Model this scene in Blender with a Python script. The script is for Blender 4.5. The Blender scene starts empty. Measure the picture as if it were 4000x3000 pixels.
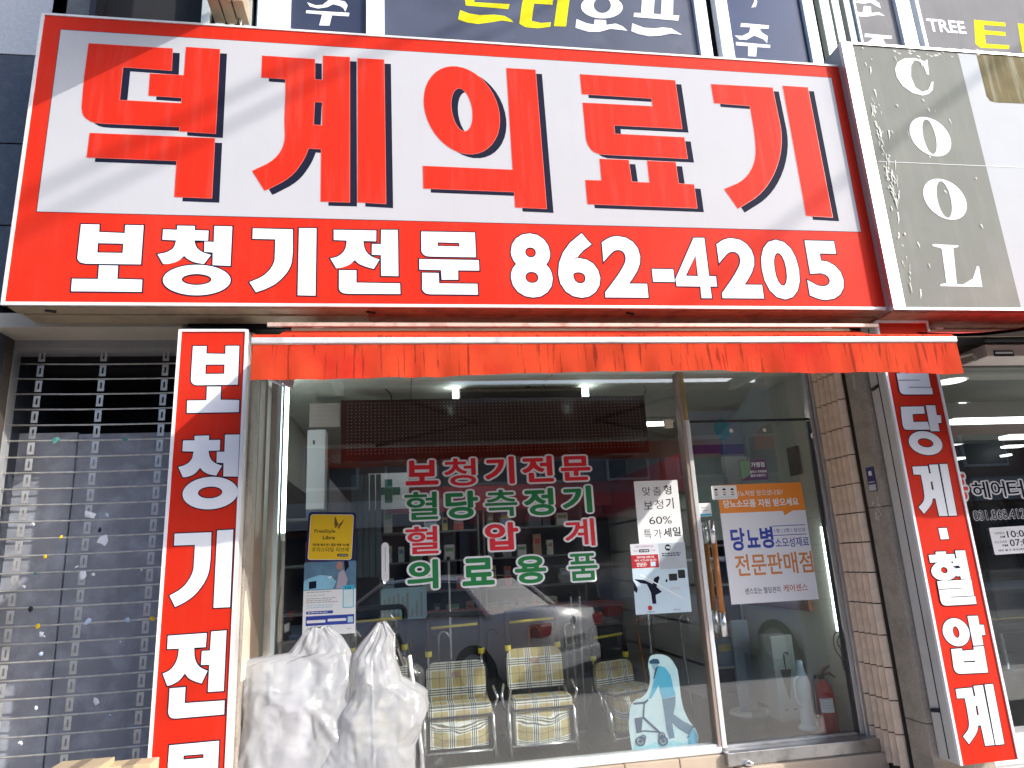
import bpy, bmesh, math, random
from mathutils import Vector, Matrix, noise
from mathutils.geometry import tessellate_polygon
R = math.radians
random.seed(11)
sc = bpy.context.scene
COL = sc.collection

# ------------------------------------------------------------------ camera, sky, sun, exposure
CAM = Vector((0.0, -4.7, 1.5))
YAW, PITCH, ROLL, FPX = R(9.26), R(14.33), R(-3.0), 2700.0
ca, sa, cb, sb, cc, ss = math.cos(YAW), math.sin(YAW), math.cos(PITCH), math.sin(PITCH), math.cos(ROLL), math.sin(ROLL)
FWD = Vector((sa*cb, ca*cb, sb)); r0 = Vector((ca, -sa, 0)); u0 = r0.cross(FWD)
RT = cc*r0 + ss*u0; UP = -ss*r0 + cc*u0
cam = bpy.data.objects.new('camera', bpy.data.cameras.new('camera')); COL.objects.link(cam)
cam.matrix_world = Matrix(((RT.x, UP.x, -FWD.x, CAM.x), (RT.y, UP.y, -FWD.y, CAM.y), (RT.z, UP.z, -FWD.z, CAM.z), (0, 0, 0, 1)))
cam.data.sensor_width = 36; cam.data.lens = FPX/4000*36; cam.data.clip_end = 500; cam.data.clip_start = .05
sc.camera = cam
SUN = Vector((-1.3, 1.0, -0.93))
w = bpy.data.worlds.new('World'); sc.world = w; w.use_nodes = True
nt = w.node_tree; nt.nodes.clear()
sky = nt.nodes.new('ShaderNodeTexSky'); sky.sky_type = 'NISHITA'; sky.sun_disc = False
sky.dust_density = 5.0; sky.ozone_density = 5.0; sky.sun_elevation = math.atan2(.93, math.hypot(1.3, 1)); sky.sun_rotation = math.atan2(1.3, -1.0)
bg = nt.nodes.new('ShaderNodeBackground'); bg.inputs[1].default_value = .15
wo = nt.nodes.new('ShaderNodeOutputWorld'); nt.links.new(sky.outputs[0], bg.inputs[0]); nt.links.new(bg.outputs[0], wo.inputs[0])
sl = bpy.data.lights.new('sun', 'SUN'); sl.energy = 2.0; sl.angle = R(.6); sl.color = (1, .95, .88)
so = bpy.data.objects.new('sun', sl); COL.objects.link(so); so.rotation_mode = 'QUATERNION'; so.rotation_quaternion = SUN.to_track_quat('-Z', 'Y'); so.location = (6, -8, 9)
sc.view_settings.view_transform = 'Standard'; sc.view_settings.look = 'None'; sc.view_settings.gamma = 1
sc.view_settings.use_curve_mapping = False; sc.view_settings.exposure = 1.15

def P(px, py, Y):
    """world point on the plane Y seen at pixel px,py of the 4000x3000 photograph"""
    d = FWD*FPX + RT*(px-2000) - UP*(py-1500)
    return CAM + d*((Y - CAM.y)/d.y)

# ------------------------------------------------------------------ materials
MATS = {}
def M(name, col, rough=.5, metal=0., var=.12, scale=5., bump=0., bscale=60., dirt=0., dcol=(.05, .04, .03), dscale=2.5, streak=0., scol=None, emit=0., spec=None, coat=0., drip=0.):
    if name in MATS: return MATS[name]
    m = bpy.data.materials.new(name); m.use_nodes = True; n = m.node_tree.nodes; l = m.node_tree.links
    b = n['Principled BSDF']; b.inputs['Roughness'].default_value = rough; b.inputs['Metallic'].default_value = metal
    if coat: b.inputs['Coat Weight'].default_value = coat
    if spec is not None: b.inputs['Specular IOR Level'].default_value = spec
    tc = n.new('ShaderNodeTexCoord')
    c = (*col, 1)
    ns = n.new('ShaderNodeTexNoise'); ns.inputs['Scale'].default_value = scale; ns.inputs['Detail'].default_value = 6; l.new(tc.outputs['Object'], ns.inputs[0])
    mx = n.new('ShaderNodeMix'); mx.data_type = 'RGBA'
    mx.inputs[6].default_value = tuple(max(0, x*(1-var)) for x in col)+(1,); mx.inputs[7].default_value = tuple(min(1, x*(1+var)) for x in col)+(1,)
    l.new(ns.outputs[0], mx.inputs[0]); last = mx.outputs[2]
    def layer(last, sc3, lo, hi, amt, dc):
        mp = n.new('ShaderNodeMapping'); mp.inputs['Scale'].default_value = sc3; l.new(tc.outputs['Object'], mp.inputs[0])
        q = n.new('ShaderNodeTexNoise'); q.inputs['Scale'].default_value = 1; q.inputs['Detail'].default_value = 8; q.inputs['Roughness'].default_value = .62; l.new(mp.outputs[0], q.inputs[0])
        mr = n.new('ShaderNodeMapRange'); mr.inputs[1].default_value = lo; mr.inputs[2].default_value = hi; mr.inputs[4].default_value = amt; l.new(q.outputs[0], mr.inputs[0])
        x = n.new('ShaderNodeMix'); x.data_type = 'RGBA'; l.new(mr.outputs[0], x.inputs[0]); l.new(last, x.inputs[6]); x.inputs[7].default_value = (*dc, 1)
        return x.outputs[2]
    if dirt: last = layer(last, (dscale,)*3, .48, .72, dirt, dcol)
    if streak: last = layer(last, (14, 14, 1.1), .5, .75, streak, scol or dcol)
    if drip: last = layer(last, (46, 46, 2.2), .55, .61, drip, tuple(x*.35 for x in col))
    l.new(last, b.inputs['Base Color'])
    if bump:
        bn = n.new('ShaderNodeTexNoise'); bn.inputs['Scale'].default_value = bscale; bn.inputs['Detail'].default_value = 5; l.new(tc.outputs['Object'], bn.inputs[0])
        bp = n.new('ShaderNodeBump'); bp.inputs['Strength'].default_value = bump; bp.inputs['Distance'].default_value = .01; l.new(bn.outputs[0], bp.inputs['Height']); l.new(bp.outputs[0], b.inputs['Normal'])
    if emit:
        b.inputs['Emission Color'].default_value = c; b.inputs['Emission Strength'].default_value = emit
    MATS[name] = m; return m

def glass(name, tint=(.93, .96, .95), ior=1.6, rough=0.0, smear=0.03):
    m = bpy.data.materials.new(name); m.use_nodes = True; n = m.node_tree.nodes; l = m.node_tree.links; n.clear()
    o = n.new('ShaderNodeOutputMaterial'); t = n.new('ShaderNodeBsdfTransparent'); t.inputs[0].default_value = (*tint, 1)
    g = n.new('ShaderNodeBsdfGlossy'); g.inputs['Roughness'].default_value = rough; f = n.new('ShaderNodeFresnel'); f.inputs[0].default_value = ior
    ge = n.new('ShaderNodeNewGeometry'); fx = n.new('ShaderNodeMix'); fx.data_type = 'FLOAT'
    x = n.new('ShaderNodeMixShader'); l.new(f.outputs[0], x.inputs[0]); l.new(t.outputs[0], x.inputs[1]); l.new(g.outputs[0], x.inputs[2])
    # faint grime film
    tc = n.new('ShaderNodeTexCoord'); q = n.new('ShaderNodeTexNoise'); q.inputs['Scale'].default_value = 2.2; q.inputs['Detail'].default_value = 8; l.new(tc.outputs['Object'], q.inputs[0])
    mr = n.new('ShaderNodeMapRange'); mr.inputs[1].default_value = .45; mr.inputs[2].default_value = .8; mr.inputs[4].default_value = smear; l.new(q.outputs[0], mr.inputs[0])
    d = n.new('ShaderNodeBsdfDiffuse'); d.inputs[0].default_value = (.6, .6, .58, 1); y = n.new('ShaderNodeMixShader')
    l.new(mr.outputs[0], y.inputs[0]); l.new(x.outputs[0], y.inputs[1]); l.new(d.outputs[0], y.inputs[2]); l.new(y.outputs[0], o.inputs[0])
    fx.inputs[2].default_value = ior; fx.inputs[3].default_value = 1/ior; l.new(ge.outputs['Backfacing'], fx.inputs[0]); l.new(fx.outputs[0], f.inputs[0])
    MATS[name] = m; return m

def plastic_film(name):
    m = bpy.data.materials.new(name); m.use_nodes = True; n = m.node_tree.nodes; l = m.node_tree.links; n.clear()
    o = n.new('ShaderNodeOutputMaterial'); t = n.new('ShaderNodeBsdfTransparent'); d = n.new('ShaderNodeBsdfDiffuse'); d.inputs[0].default_value = (.92, .93, .95, 1)
    tr = n.new('ShaderNodeBsdfTranslucent'); tr.inputs[0].default_value = (.93, .94, .97, 1); g = n.new('ShaderNodeBsdfGlossy'); g.inputs['Roughness'].default_value = .16
    a = n.new('ShaderNodeMixShader'); a.inputs[0].default_value = .38; l.new(d.outputs[0], a.inputs[1]); l.new(tr.outputs[0], a.inputs[2])
    tc = n.new('ShaderNodeTexCoord'); mp = n.new('ShaderNodeMapping'); mp.inputs['Rotation'].default_value = (0, .5, 0); mp.inputs['Scale'].default_value = (1.9, 1.2, .8); l.new(tc.outputs['Object'], mp.inputs[0])
    q = n.new('ShaderNodeTexNoise'); q.noise_type = 'RIDGED_MULTIFRACTAL'; q.inputs['Scale'].default_value = 2.6; q.inputs['Detail'].default_value = 4; q.inputs['Distortion'].default_value = .8; l.new(mp.outputs[0], q.inputs[0])
    mr = n.new('ShaderNodeMapRange'); mr.inputs[1].default_value = .25; mr.inputs[2].default_value = 1.3; mr.inputs[3].default_value = .46; mr.inputs[4].default_value = .97; l.new(q.outputs[0], mr.inputs[0])
    b = n.new('ShaderNodeMixShader'); l.new(mr.outputs[0], b.inputs[0]); l.new(t.outputs[0], b.inputs[1]); l.new(a.outputs[0], b.inputs[2])
    f = n.new('ShaderNodeFresnel'); f.inputs[0].default_value = 1.45; c = n.new('ShaderNodeMixShader'); l.new(f.outputs[0], c.inputs[0]); l.new(b.outputs[0], c.inputs[1]); l.new(g.outputs[0], c.inputs[2])
    bn = n.new('ShaderNodeTexNoise'); bn.noise_type = 'RIDGED_MULTIFRACTAL'; bn.inputs['Scale'].default_value = 5; bn.inputs['Detail'].default_value = 6; bn.inputs['Distortion'].default_value = 1.2; l.new(mp.outputs[0], bn.inputs[0])
    bp = n.new('ShaderNodeBump'); bp.inputs['Strength'].default_value = .6; bp.inputs['Distance'].default_value = .02; l.new(bn.outputs[0], bp.inputs['Height'])
    for s in (g, d): l.new(bp.outputs[0], s.inputs['Normal'])
    l.new(c.outputs[0], o.inputs[0]); MATS[name] = m; return m

def plaid(name):
    m = bpy.data.materials.new(name); m.use_nodes = True; n = m.node_tree.nodes; l = m.node_tree.links
    b = n['Principled BSDF']; b.inputs['Roughness'].default_value = .85
    tc = n.new('ShaderNodeTexCoord'); sp = n.new('ShaderNodeSeparateXYZ'); l.new(tc.outputs['Object'], sp.inputs[0])
    def st(src, period):
        a = n.new('ShaderNodeMath'); a.operation = 'DIVIDE'; l.new(src, a.inputs[0]); a.inputs[1].default_value = period
        f = n.new('ShaderNodeMath'); f.operation = 'FRACT'; l.new(a.outputs[0], f.inputs[0])
        def ramp(stops):
            r = n.new('ShaderNodeValToRGB'); r.color_ramp.interpolation = 'CONSTANT'; e = r.color_ramp.elements
            e[0].position = 0; e[0].color = (stops[0][1],)*3+(1,); e[1].position = stops[1][0]; e[1].color = (stops[1][1],)*3+(1,)
            for p, v in stops[2:]:
                q = e.new(p); q.color = (v,)*3+(1,)
            l.new(f.outputs[0], r.inputs[0]); return r.outputs[0]
        white = ramp([(0, 0), (.50, 1), (.55, 0), (.59, 1), (.64, 0), (.68, 1), (.73, 0), (.77, 1), (.83, 0)])
        black = ramp([(0, 0), (.2, 1), (.22, 0), (.55, 1), (.59, 0), (.64, 1), (.68, 0), (.73, 1), (.77, 0)])
        return white, black
    zy = n.new('ShaderNodeMath'); zy.operation = 'SUBTRACT'; l.new(sp.outputs[2], zy.inputs[0]); l.new(sp.outputs[1], zy.inputs[1])
    wx, bx = st(sp.outputs[0], .145); wz, bz = st(zy.outputs[0], .145)
    def mx(a, fac, k, col):
        x = n.new('ShaderNodeMix'); x.data_type = 'RGBA'; s = n.new('ShaderNodeMath'); s.operation = 'MULTIPLY'; s.inputs[1].default_value = k; l.new(fac, s.inputs[0])
        l.new(s.outputs[0], x.inputs[0])
        if a is None: x.inputs[6].default_value = (.55, .43, .20, 1)
        else: l.new(a, x.inputs[6])
        x.inputs[7].default_value = (*col, 1); return x.outputs[2]
    c = mx(None, wx, .7, (.88, .89, .9)); c = mx(c, wz, .75, (.88, .89, .9)); c = mx(c, bx, .72, (.012, .015, .02)); c = mx(c, bz, .72, (.012, .015, .02))
    l.new(c, b.inputs['Base Color']); MATS[name] = m; return m

# ------------------------------------------------------------------ mesh builder
GLY = {}
def glyph(body, off):
    k = (body, round(off, 4))
    if k not in GLY:
        cu = bpy.data.curves.new('t', 'FONT'); cu.body = body; cu.offset = off; cu.resolution_u = 4; cu.fill_mode = 'FRONT'
        o = bpy.data.objects.new('t', cu); COL.objects.link(o); bpy.context.view_layer.update()
        me = o.evaluated_get(bpy.context.evaluated_depsgraph_get()).to_mesh()
        v = [(a.co.x, a.co.y) for a in me.vertices]; f = [tuple(p.vertices) for p in me.polygons]
        bpy.data.objects.remove(o); bpy.data.curves.remove(cu)
        GLY[k] = (v, f)
    return GLY[k]

def bbox2(pts): xs = [p[0] for p in pts]; ys = [p[1] for p in pts]; return min(xs), min(ys), max(xs), max(ys)

class MB:
    def __init__(s): s.v = []; s.f = []; s.m = []; s.mats = []
    def mi(s, m):
        if m not in s.mats: s.mats.append(m)
        return s.mats.index(m)
    def add(s, vs, fs, m):
        b = len(s.v); k = s.mi(m); s.v += [tuple(v) for v in vs]
        for f in fs: s.f.append([b+i for i in f]); s.m.append(k)
        return s
    def box(s, x0, x1, y0, y1, z0, z1, m, ch=0.):
        if ch <= 0:
            vs = [(x, y, z) for z in (z0, z1) for y in (y0, y1) for x in (x0, x1)]
            return s.add(vs, [(0, 2, 3, 1), (4, 5, 7, 6), (0, 1, 5, 4), (2, 6, 7, 3), (0, 4, 6, 2), (1, 3, 7, 5)], m)
        bm = bmesh.new(); bmesh.ops.create_cube(bm, size=1)
        for v in bm.verts: v.co = Vector((x0+(v.co.x+.5)*(x1-x0), y0+(v.co.y+.5)*(y1-y0), z0+(v.co.z+.5)*(z1-z0)))
        ch = min(ch, .45*min(x1-x0, y1-y0, z1-z0))
        bmesh.ops.bevel(bm, geom=bm.edges[:], offset=ch, segments=2, affect='EDGES', profile=.6)
        bm.verts.index_update(); s.add([v.co[:] for v in bm.verts], [[v.index for v in f.verts] for f in bm.faces], m); bm.free(); return s
    def path(s, pts, r, m, n=8, closed=False, cap=True):
        pts = [Vector(p) for p in pts]; vs = []; fs = []; N = len(pts); prev = None
        for i, p in enumerate(pts):
            if closed: t = pts[(i+1) % N]-pts[i-1]
            else: t = pts[min(i+1, N-1)]-pts[max(i-1, 0)]
            t.normalize(); a = prev if prev is not None else (Vector((0, 0, 1)) if abs(t.z) < .9 else Vector((1, 0, 0)))
            x = (a - t*a.dot(t)).normalized(); y = t.cross(x); prev = x
            rr = r[i] if isinstance(r, (list, tuple)) else r
            for k in range(n): an = 2*math.pi*k/n; vs.append(p+x*rr*math.cos(an)+y*rr*math.sin(an))
        for i in range(N if closed else N-1):
            j = (i+1) % N
            for k in range(n): q = (k+1) % n; fs.append((i*n+k, i*n+q, j*n+q, j*n+k))
        if cap and not closed: fs += [tuple(range(n))[::-1], tuple((N-1)*n+k for k in range(n))]
        return s.add(vs, fs, m)
    def lathe(s, prof, c, m, n=20):
        vs = [(c[0]+r*math.cos(2*math.pi*k/n), c[1]+r*math.sin(2*math.pi*k/n), c[2]+z) for r, z in prof for k in range(n)]
        fs = [(i*n+k, i*n+(k+1) % n, (i+1)*n+(k+1) % n, (i+1)*n+k) for i in range(len(prof)-1) for k in range(n)]
        fs += [tuple(range(n))[::-1], tuple((len(prof)-1)*n+k for k in range(n))]
        return s.add(vs, fs, m)
    def fill(s, loops, fn, m):
        """loops: list of 2D loops (outer + holes) laid on a surface by fn(x, z)"""
        fl = [p for L in loops for p in L]
        tr = tessellate_polygon([[Vector((p[0], p[1], 0)) for p in L] for L in loops])
        return s.add([fn(*p) for p in fl], tr, m)
    def prism(s, loop, f0, f1, m):
        n = len(loop); tr = tessellate_polygon([[Vector((p[0], p[1], 0)) for p in loop]])
        vs = [f0(*p) for p in loop]+[f1(*p) for p in loop]
        fs = [t for t in tr]+[tuple(i+n for i in t)[::-1] for t in tr]+[(i, (i+1) % n, n+(i+1) % n, n+i) for i in range(n)]
        return s.add(vs, fs, m)
    def text(s, body, x0, x1, z0, z1, fn, m, off=0., fit='both', flip=False):
        v, f = glyph(body, off)
        if not v: return s
        a0, b0, a1, b1 = bbox2(glyph(body, 0)[0])
        sx = (x1-x0)/(a1-a0); sz = (z1-z0)/(b1-b0)
        if fit == 'h': sx = sz = min(sx, sz) if fit == 'min' else sz
        return s.add([fn(x0+(p[0]-a0)*sx, z0+(p[1]-b0)*sz) for p in v], f, m)
    def build(s, name, parent=None, smooth=False, label=None):
        o0 = Vector(parent['_o']) if parent is not None and '_o' in parent else Vector((0, 0, 0))
        me = bpy.data.meshes.new(name); me.from_pydata([tuple(Vector(v)-o0) for v in s.v], [], s.f)
        for m in s.mats: me.materials.append(m)
        me.polygons.foreach_set('material_index', s.m)
        if smooth: me.polygons.foreach_set('use_smooth', [True]*len(s.f))
        me.update(); o = bpy.data.objects.new(name, me); COL.objects.link(o)
        if parent is not None: o.parent = parent; o['_o'] = parent.get('_o', (0, 0, 0))
        if label: o['label'] = label
        return o

def thing(name, label, cat, loc=(0, 0, 0), group=None, kind=None):
    o = bpy.data.objects.new(name, None); COL.objects.link(o); o.location = loc; o['_o'] = tuple(loc); o.empty_display_size = .1
    o['label'] = label; o['category'] = cat
    if group: o['group'] = group
    return o
def tag(o, label, cat, group=None):
    o['label'] = label; o['category'] = cat
    if group: o['group'] = group
    return o
def struct(o): o['kind'] = 'structure'; return o
def inst(src, name, off, parent, rot=None, scale=None):
    o = src.copy(); o.name = name; COL.objects.link(o); o.parent = parent; o.location = off
    if rot: o.rotation_euler = rot
    if scale: o.scale = scale
    return o
def clone(root, loc, rz=0., label=None, scale=None):
    r = root.copy(); COL.objects.link(r); r.location = loc; r.rotation_euler = (0, 0, rz)
    if scale: r.scale = scale
    if label: r['label'] = label
    for ch in list(root.children):
        c = ch.copy(); COL.objects.link(c); c.parent = r
        for g in list(ch.children):
            d = g.copy(); COL.objects.link(d); d.parent = c
    return r

def ell(cx, cy, a, b, n=40):
    return [(cx+a[0]*math.cos(t)+b[0]*math.sin(t), cy+a[1]*math.cos(t)+b[1]*math.sin(t)) for t in [2*math.pi*i/n for i in range(n)]]
def area(L): return sum(L[i][0]*L[(i+1) % len(L)][1]-L[(i+1) % len(L)][0]*L[i][1] for i in range(len(L)))/2
def grow(L, d):
    if area(L) < 0: L = L[::-1]
    out = []; n = len(L)
    for i in range(n):
        a, b, c = Vector(L[i-1]), Vector(L[i]), Vector(L[(i+1) % n])
        e1 = b-a; e2 = c-b
        if e1.length < 1e-7 or e2.length < 1e-7: continue
        e1.normalize(); e2.normalize(); n1 = Vector((e1.y, -e1.x)); n2 = Vector((e2.y, -e2.x)); k = n1+n2
        den = max(.35, 1+n1.dot(n2)); out.append(tuple(b+k*(d/den)))
    return out
def smoothc(pts, it=2):
    """corner-cut an open run of points (keeps ends)"""
    for _ in range(it):
        q = [pts[0]]
        for a, b in zip(pts, pts[1:]): q += [tuple(i*.75+j*.25 for i, j in zip(a, b)), tuple(i*.25+j*.75 for i, j in zip(a, b))]
        q.append(pts[-1]); pts = q
    return pts
def loop(items):
    """items: points, or lists of points (a curved run)"""
    out = []
    for it in items:
        if isinstance(it, list): out += smoothc(it)
        else: out.append(it)
    return out

# ------------------------------------------------------------------ hand-drawn letter shapes (outer loop + holes per piece), measured on the photograph
S6 = .42194
GL = {
 'deok': (300, 150, S6, [[loop([(115, 52), (888, 100), (878, 300), (428, 268), (397, 577), (973, 607), (974, 552), (668, 532), (683, 332), (996, 348), (1016, 86), (1325, 106), (1285, 884), (955, 862), (955, 822), [(250, 790), (140, 780), (60, 720), (50, 640)], (75, 350)])],
   [[(125, 882), (1278, 930), (1250, 1482), (908, 1468), (930, 1136), (98, 1103)]]]),
 'gye': (950, 180, S6, [[loop([(180, 95), (663, 127), (663, 315), (740, 320), (742, 95), (985, 108), (985, 1447), (720, 1440), (725, 955), [(605, 948), (560, 1060), (440, 1220), (225, 1330)], (200, 1338), [(88, 1160), (300, 1060), (395, 900), (383, 700), (395, 480), (395, 308)], (172, 292)]), [(660, 518), (735, 522), (733, 740), (650, 735)]],
   [[(1062, 118), (1303, 131), (1320, 1462), (1062, 1447)]]]),
 'ui': (1620, 220, S6, [[ell(435, 503, (347, 40), (45, 403)), ell(436, 499, (99, 12), (20, 201))], [[(850, 115), (1115, 130), (1218, 1412), (932, 1400), (922, 1258), (82, 1224), (78, 1020), (908, 1056)]]]),
 'ryo': (2220, 260, .42182, [[loop([(108, 77), (985, 133), (1050, 578), (420, 545), (428, 628), (1070, 660), (1100, 855), [(300, 815), (220, 790), (165, 700), (157, 600)], (133, 340), (780, 373), (770, 298), (125, 257)])],
   [[(290, 860), (555, 870), (585, 1072), (752, 1080), (730, 878), (990, 890), (1018, 1088), (1160, 1097), (1190, 1313), (178, 1275), (158, 1057), (308, 1060)]]]),
 'gi': (2740, 280, S6, [[loop([(88, 120), (655, 152), [(690, 330), (750, 620), (700, 900), (560, 1130), (355, 1258)], (335, 1270), [(210, 1090), (400, 1010), (500, 840), (500, 640), (447, 318)], (115, 293)])], [[(750, 135), (980, 150), (1210, 1350), (968, 1336)]]]),
}
T7 = .31646
GS = {
 'bo': (260, 850, T7, [[loop([(182, 85), (410, 90), (405, 182), (722, 195), (728, 95), (955, 100), (920, 580), [(240, 572), (175, 560), (135, 520), (142, 450)]]), [(390, 318), (705, 325), (695, 440), (383, 435)]], [[(405, 592), (640, 597), (630, 760), (938, 770), (930, 920), (60, 912), (72, 758), (392, 762)]]]),
 'cheong': (260, 850, T7, [[loop([(1368, 103), (1588, 108), (1585, 160), (1755, 165), (1750, 288), [(1580, 285), (1600, 370), (1670, 430), (1785, 465)], [(1700, 575), (1590, 560), (1500, 520), (1455, 475)], [(1455, 475), (1380, 545), (1270, 575), (1195, 577)], [(1125, 455), (1240, 435), (1330, 380), (1355, 285)], (1185, 275), (1195, 150), (1368, 155)])],
   [[(1828, 108), (2048, 115), (2025, 600), (1805, 590), (1808, 435), (1702, 425), (1705, 300), (1820, 305)]], [ell(1610, 775, (418, 0), (0, 188)), ell(1608, 768, (183, 0), (0, 68))]]),
 'gi': (940, 860, T7, [[loop([(152, 105), (645, 117), [(645, 400), (625, 590), (470, 770), (320, 850), (190, 893)], [(110, 768), (300, 690), (420, 540), (425, 400), (430, 240)], (148, 232)])], [[(722, 102), (938, 105), (925, 935), (705, 930)]]]),
 'jeon': (940, 860, T7, [[loop([(1150, 123), (1675, 133), (1672, 265), [(1515, 260), (1530, 370), (1600, 450), (1715, 490)], [(1645, 605), (1550, 580), (1460, 545), (1410, 495)], [(1410, 495), (1340, 560), (1240, 592), (1180, 597)], [(1108, 477), (1220, 450), (1300, 360), (1310, 255)], (1150, 248)])],
   [[(1735, 123), (1940, 125), (1948, 695), (1735, 690), (1732, 435), (1620, 430), (1622, 298), (1732, 300)]], [loop([(1215, 622), (1430, 624), (1430, 775), (1968, 785), (1972, 915), [(1330, 912), (1255, 905), (1212, 860), (1215, 780)]])]]),
 'mun': (1600, 870, .19286, [[loop([(235, 185), (1320, 205), (1345, 705), [(430, 690), (310, 680), (235, 600), (238, 480)]]), [(568, 403), (1003, 415), (1010, 488), (568, 478)]], [[(195, 742), (1400, 765), (1410, 975), (980, 970), (985, 1160), (650, 1160), (635, 965), (198, 955)]],
   [loop([(252, 1020), (588, 1025), (598, 1235), (1370, 1243), (1385, 1463), [(420, 1455), (320, 1440), (250, 1370), (255, 1260)]])]]),
}
U9 = .30143
GR = {
 'dang': (3420, 1420, S6, [[loop([(228, 402), (442, 398), (452, 465), (338, 470), (346, 542), (478, 540), (500, 612), [(310, 615), (262, 612), (245, 570), (240, 520)]])], [[(460, 388), (548, 388), (562, 478), (600, 480), (606, 550), (575, 553), (590, 628), (505, 628)]], [ell(458, 738, (155, 12), (14, 110)), ell(458, 735, (72, 6), (8, 42))]]),
 'gye': (3420, 1420, S6, [[loop([(337, 955), (478, 950), (492, 1018), (508, 1018), (492, 938), (572, 935), (665, 1410), (585, 1412), (550, 1250), [(527, 1250), (515, 1310), (445, 1392)], [(395, 1330), (450, 1270), (445, 1180), (415, 1030)], (348, 1028)]), [(506, 1095), (522, 1093), (535, 1168), (518, 1170)]], [[(588, 932), (660, 930), (750, 1407), (675, 1410)]]]),
 'dot': (3420, 1420, S6, [[[(578, 1525), (655, 1522), (677, 1625), (600, 1628)]]]),
 'hyeol': (3540, 2080, U9, [[[(372, 250), (503, 246), (508, 290), (374, 295)]], [[(280, 292), (612, 278), (630, 375), (300, 392)]], [ell(485, 497, (170, 0), (0, 127)), ell(482, 488, (44, 4), (4, 40))], [[(622, 236), (750, 232), (825, 605), (700, 608)]], [[(590, 340), (655, 335), (670, 430), (600, 435)]], [[(628, 464), (685, 460), (695, 565), (640, 568)]],
   [loop([(388, 632), (828, 608), (865, 818), (880, 825), (898, 925), [(540, 946), (470, 945), (435, 900), (425, 840)]]) ]]),
 'ap': (3540, 2080, U9, [[ell(640, 1292, (174, 12), (20, 181)), ell(640, 1290, (42, 6), (12, 75))], [[(785, 1082), (920, 1078), (940, 1195), (995, 1195), (1018, 1325), (970, 1328), (992, 1458), (862, 1465)]],
   [loop([(573, 1510), (708, 1500), (722, 1532), (868, 1520), (862, 1480), (995, 1472), (1052, 1812), [(740, 1828), (660, 1830), (610, 1780), (598, 1690)]]), [(735, 1666), (885, 1658), (888, 1676), (738, 1684)]]]),
}
def world_glyph(D, k, Y):
    ox, oy, s, pcs = D[k]
    return [[[(lambda q: (q.x, q.z))(P(ox+a*s, oy+b*s, Y)) for a, b in L] for L in pc] for pc in pcs]
def place_glyph(mb, g, y, m, off=0., mo=None, ow=0., step=.0004, fn=None, mk=None):
    """lay pieces on plane y; outline (mo, ow) under them, fill above; mk optional 2D map"""
    for i, pc in enumerate(g):
        loops = [[mk(*p) for p in L] for L in pc] if mk else pc
        if mo is not None:
            big = [grow(loops[0], ow)]+[grow(h, -ow) for h in loops[1:] if (max(p[0] for p in h)-min(p[0] for p in h)) > 2.4*ow and (max(p[1] for p in h)-min(p[1] for p in h)) > 2.4*ow]
            yy = y-.0006-step*i
            mb.fill(big, lambda a, b, yy=yy: (a, yy, b), mo)
        yy = y-.0006-step*(i+len(g)+1)
        mb.fill(loops, lambda a, b, yy=yy: (a, yy, b), m)

# ------------------------------------------------------------------ materials used
RED = M('sign_red', (.54, .022, .008), .6, spec=.10, var=.12, scale=1.3, dirt=.06, dcol=(.45, .16, .12), dscale=1.5, streak=.08, scol=(.5, .14, .10))
RED2 = M('letter_red', (.55, .022, .008), .6, spec=.10, var=.07, scale=2, streak=.20, scol=(.55, .16, .13))
WHITE = M('sign_white', (.44, .44, .455), .6, spec=.12, var=.03, scale=2, dirt=.12, dcol=(.36, .36, .37), streak=.14, scol=(.37, .37, .37))
LWHITE = M('letter_white', (.76, .76, .78), .6, spec=.15, var=.02, scale=2)
NAVY = M('print_navy', (.010, .012, .028), .7, var=.1, spec=.08)
BLACK = M('black_plastic', (.012, .012, .014), .35, var=.2)
ALU = M('brushed_aluminium', (.62, .62, .62), .32, .85, var=.12, scale=9, dirt=.25, dcol=(.3, .27, .22), streak=.2, scol=(.35, .33, .3))
WMETAL = M('painted_trim', (.72, .71, .68), .4, .1, var=.06, dirt=.35, dcol=(.35, .29, .22), streak=.25, scol=(.4, .33, .26))
TANMETAL = M('weathered_tan_metal', (.42, .33, .22), .5, .3, var=.15, dirt=.6, dcol=(.2, .12, .08), dscale=5, bump=.15)
RUST = M('rusty_underside', (.36, .16, .10), .6, .1, var=.25, dirt=.7, dcol=(.07, .035, .02), dscale=7, bump=.3)
DARKM = M('dark_metal', (.03, .03, .035), .5, .4, var=.3)
ORANGE_CLOTH = M('awning_cloth', (.52, .052, .018), .9, spec=.08, var=.12, scale=3, dirt=.75, dcol=(.45, .008, .012), dscale=1.7, streak=.35, scol=(.5, .05, .03), bump=.25, bscale=14, drip=.75)
GRAN_SUN = M('granite_sunlit_tone', (.42, .44, .47), .45, var=.35, scale=60, dirt=.3, dcol=(.25, .26, .3), dscale=30)
GRAN_SHADE = M('granite_shade_tone', (.045, .052, .07), .35, var=.5, scale=70, dirt=.35, dcol=(.12, .13, .16), dscale=18)  # shade on the corner blocks put into the stone colour
GRAN_G = M('grey_granite', (.36, .31, .26), .6, var=.35, scale=80, dirt=.45, dcol=(.08, .065, .05), dscale=8, bump=.15)
TILE = M('ribbed_tan_tile', (.78, .61, .47), .6, var=.18, scale=14, dirt=.35, dcol=(.28, .18, .11), dscale=9, bump=.15)
GROUT = M('dark_grout', (.07, .055, .045), .9, var=.3)
STONE = M('beige_sill_tile', (.50, .40, .30), .5, var=.15, scale=8, dirt=.3, dcol=(.3, .2, .13))
CONC = M('stained_concrete', (.22, .20, .19), .9, var=.25, scale=6, dirt=.6, dcol=(.08, .07, .06), bump=.4, bscale=25)
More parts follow.
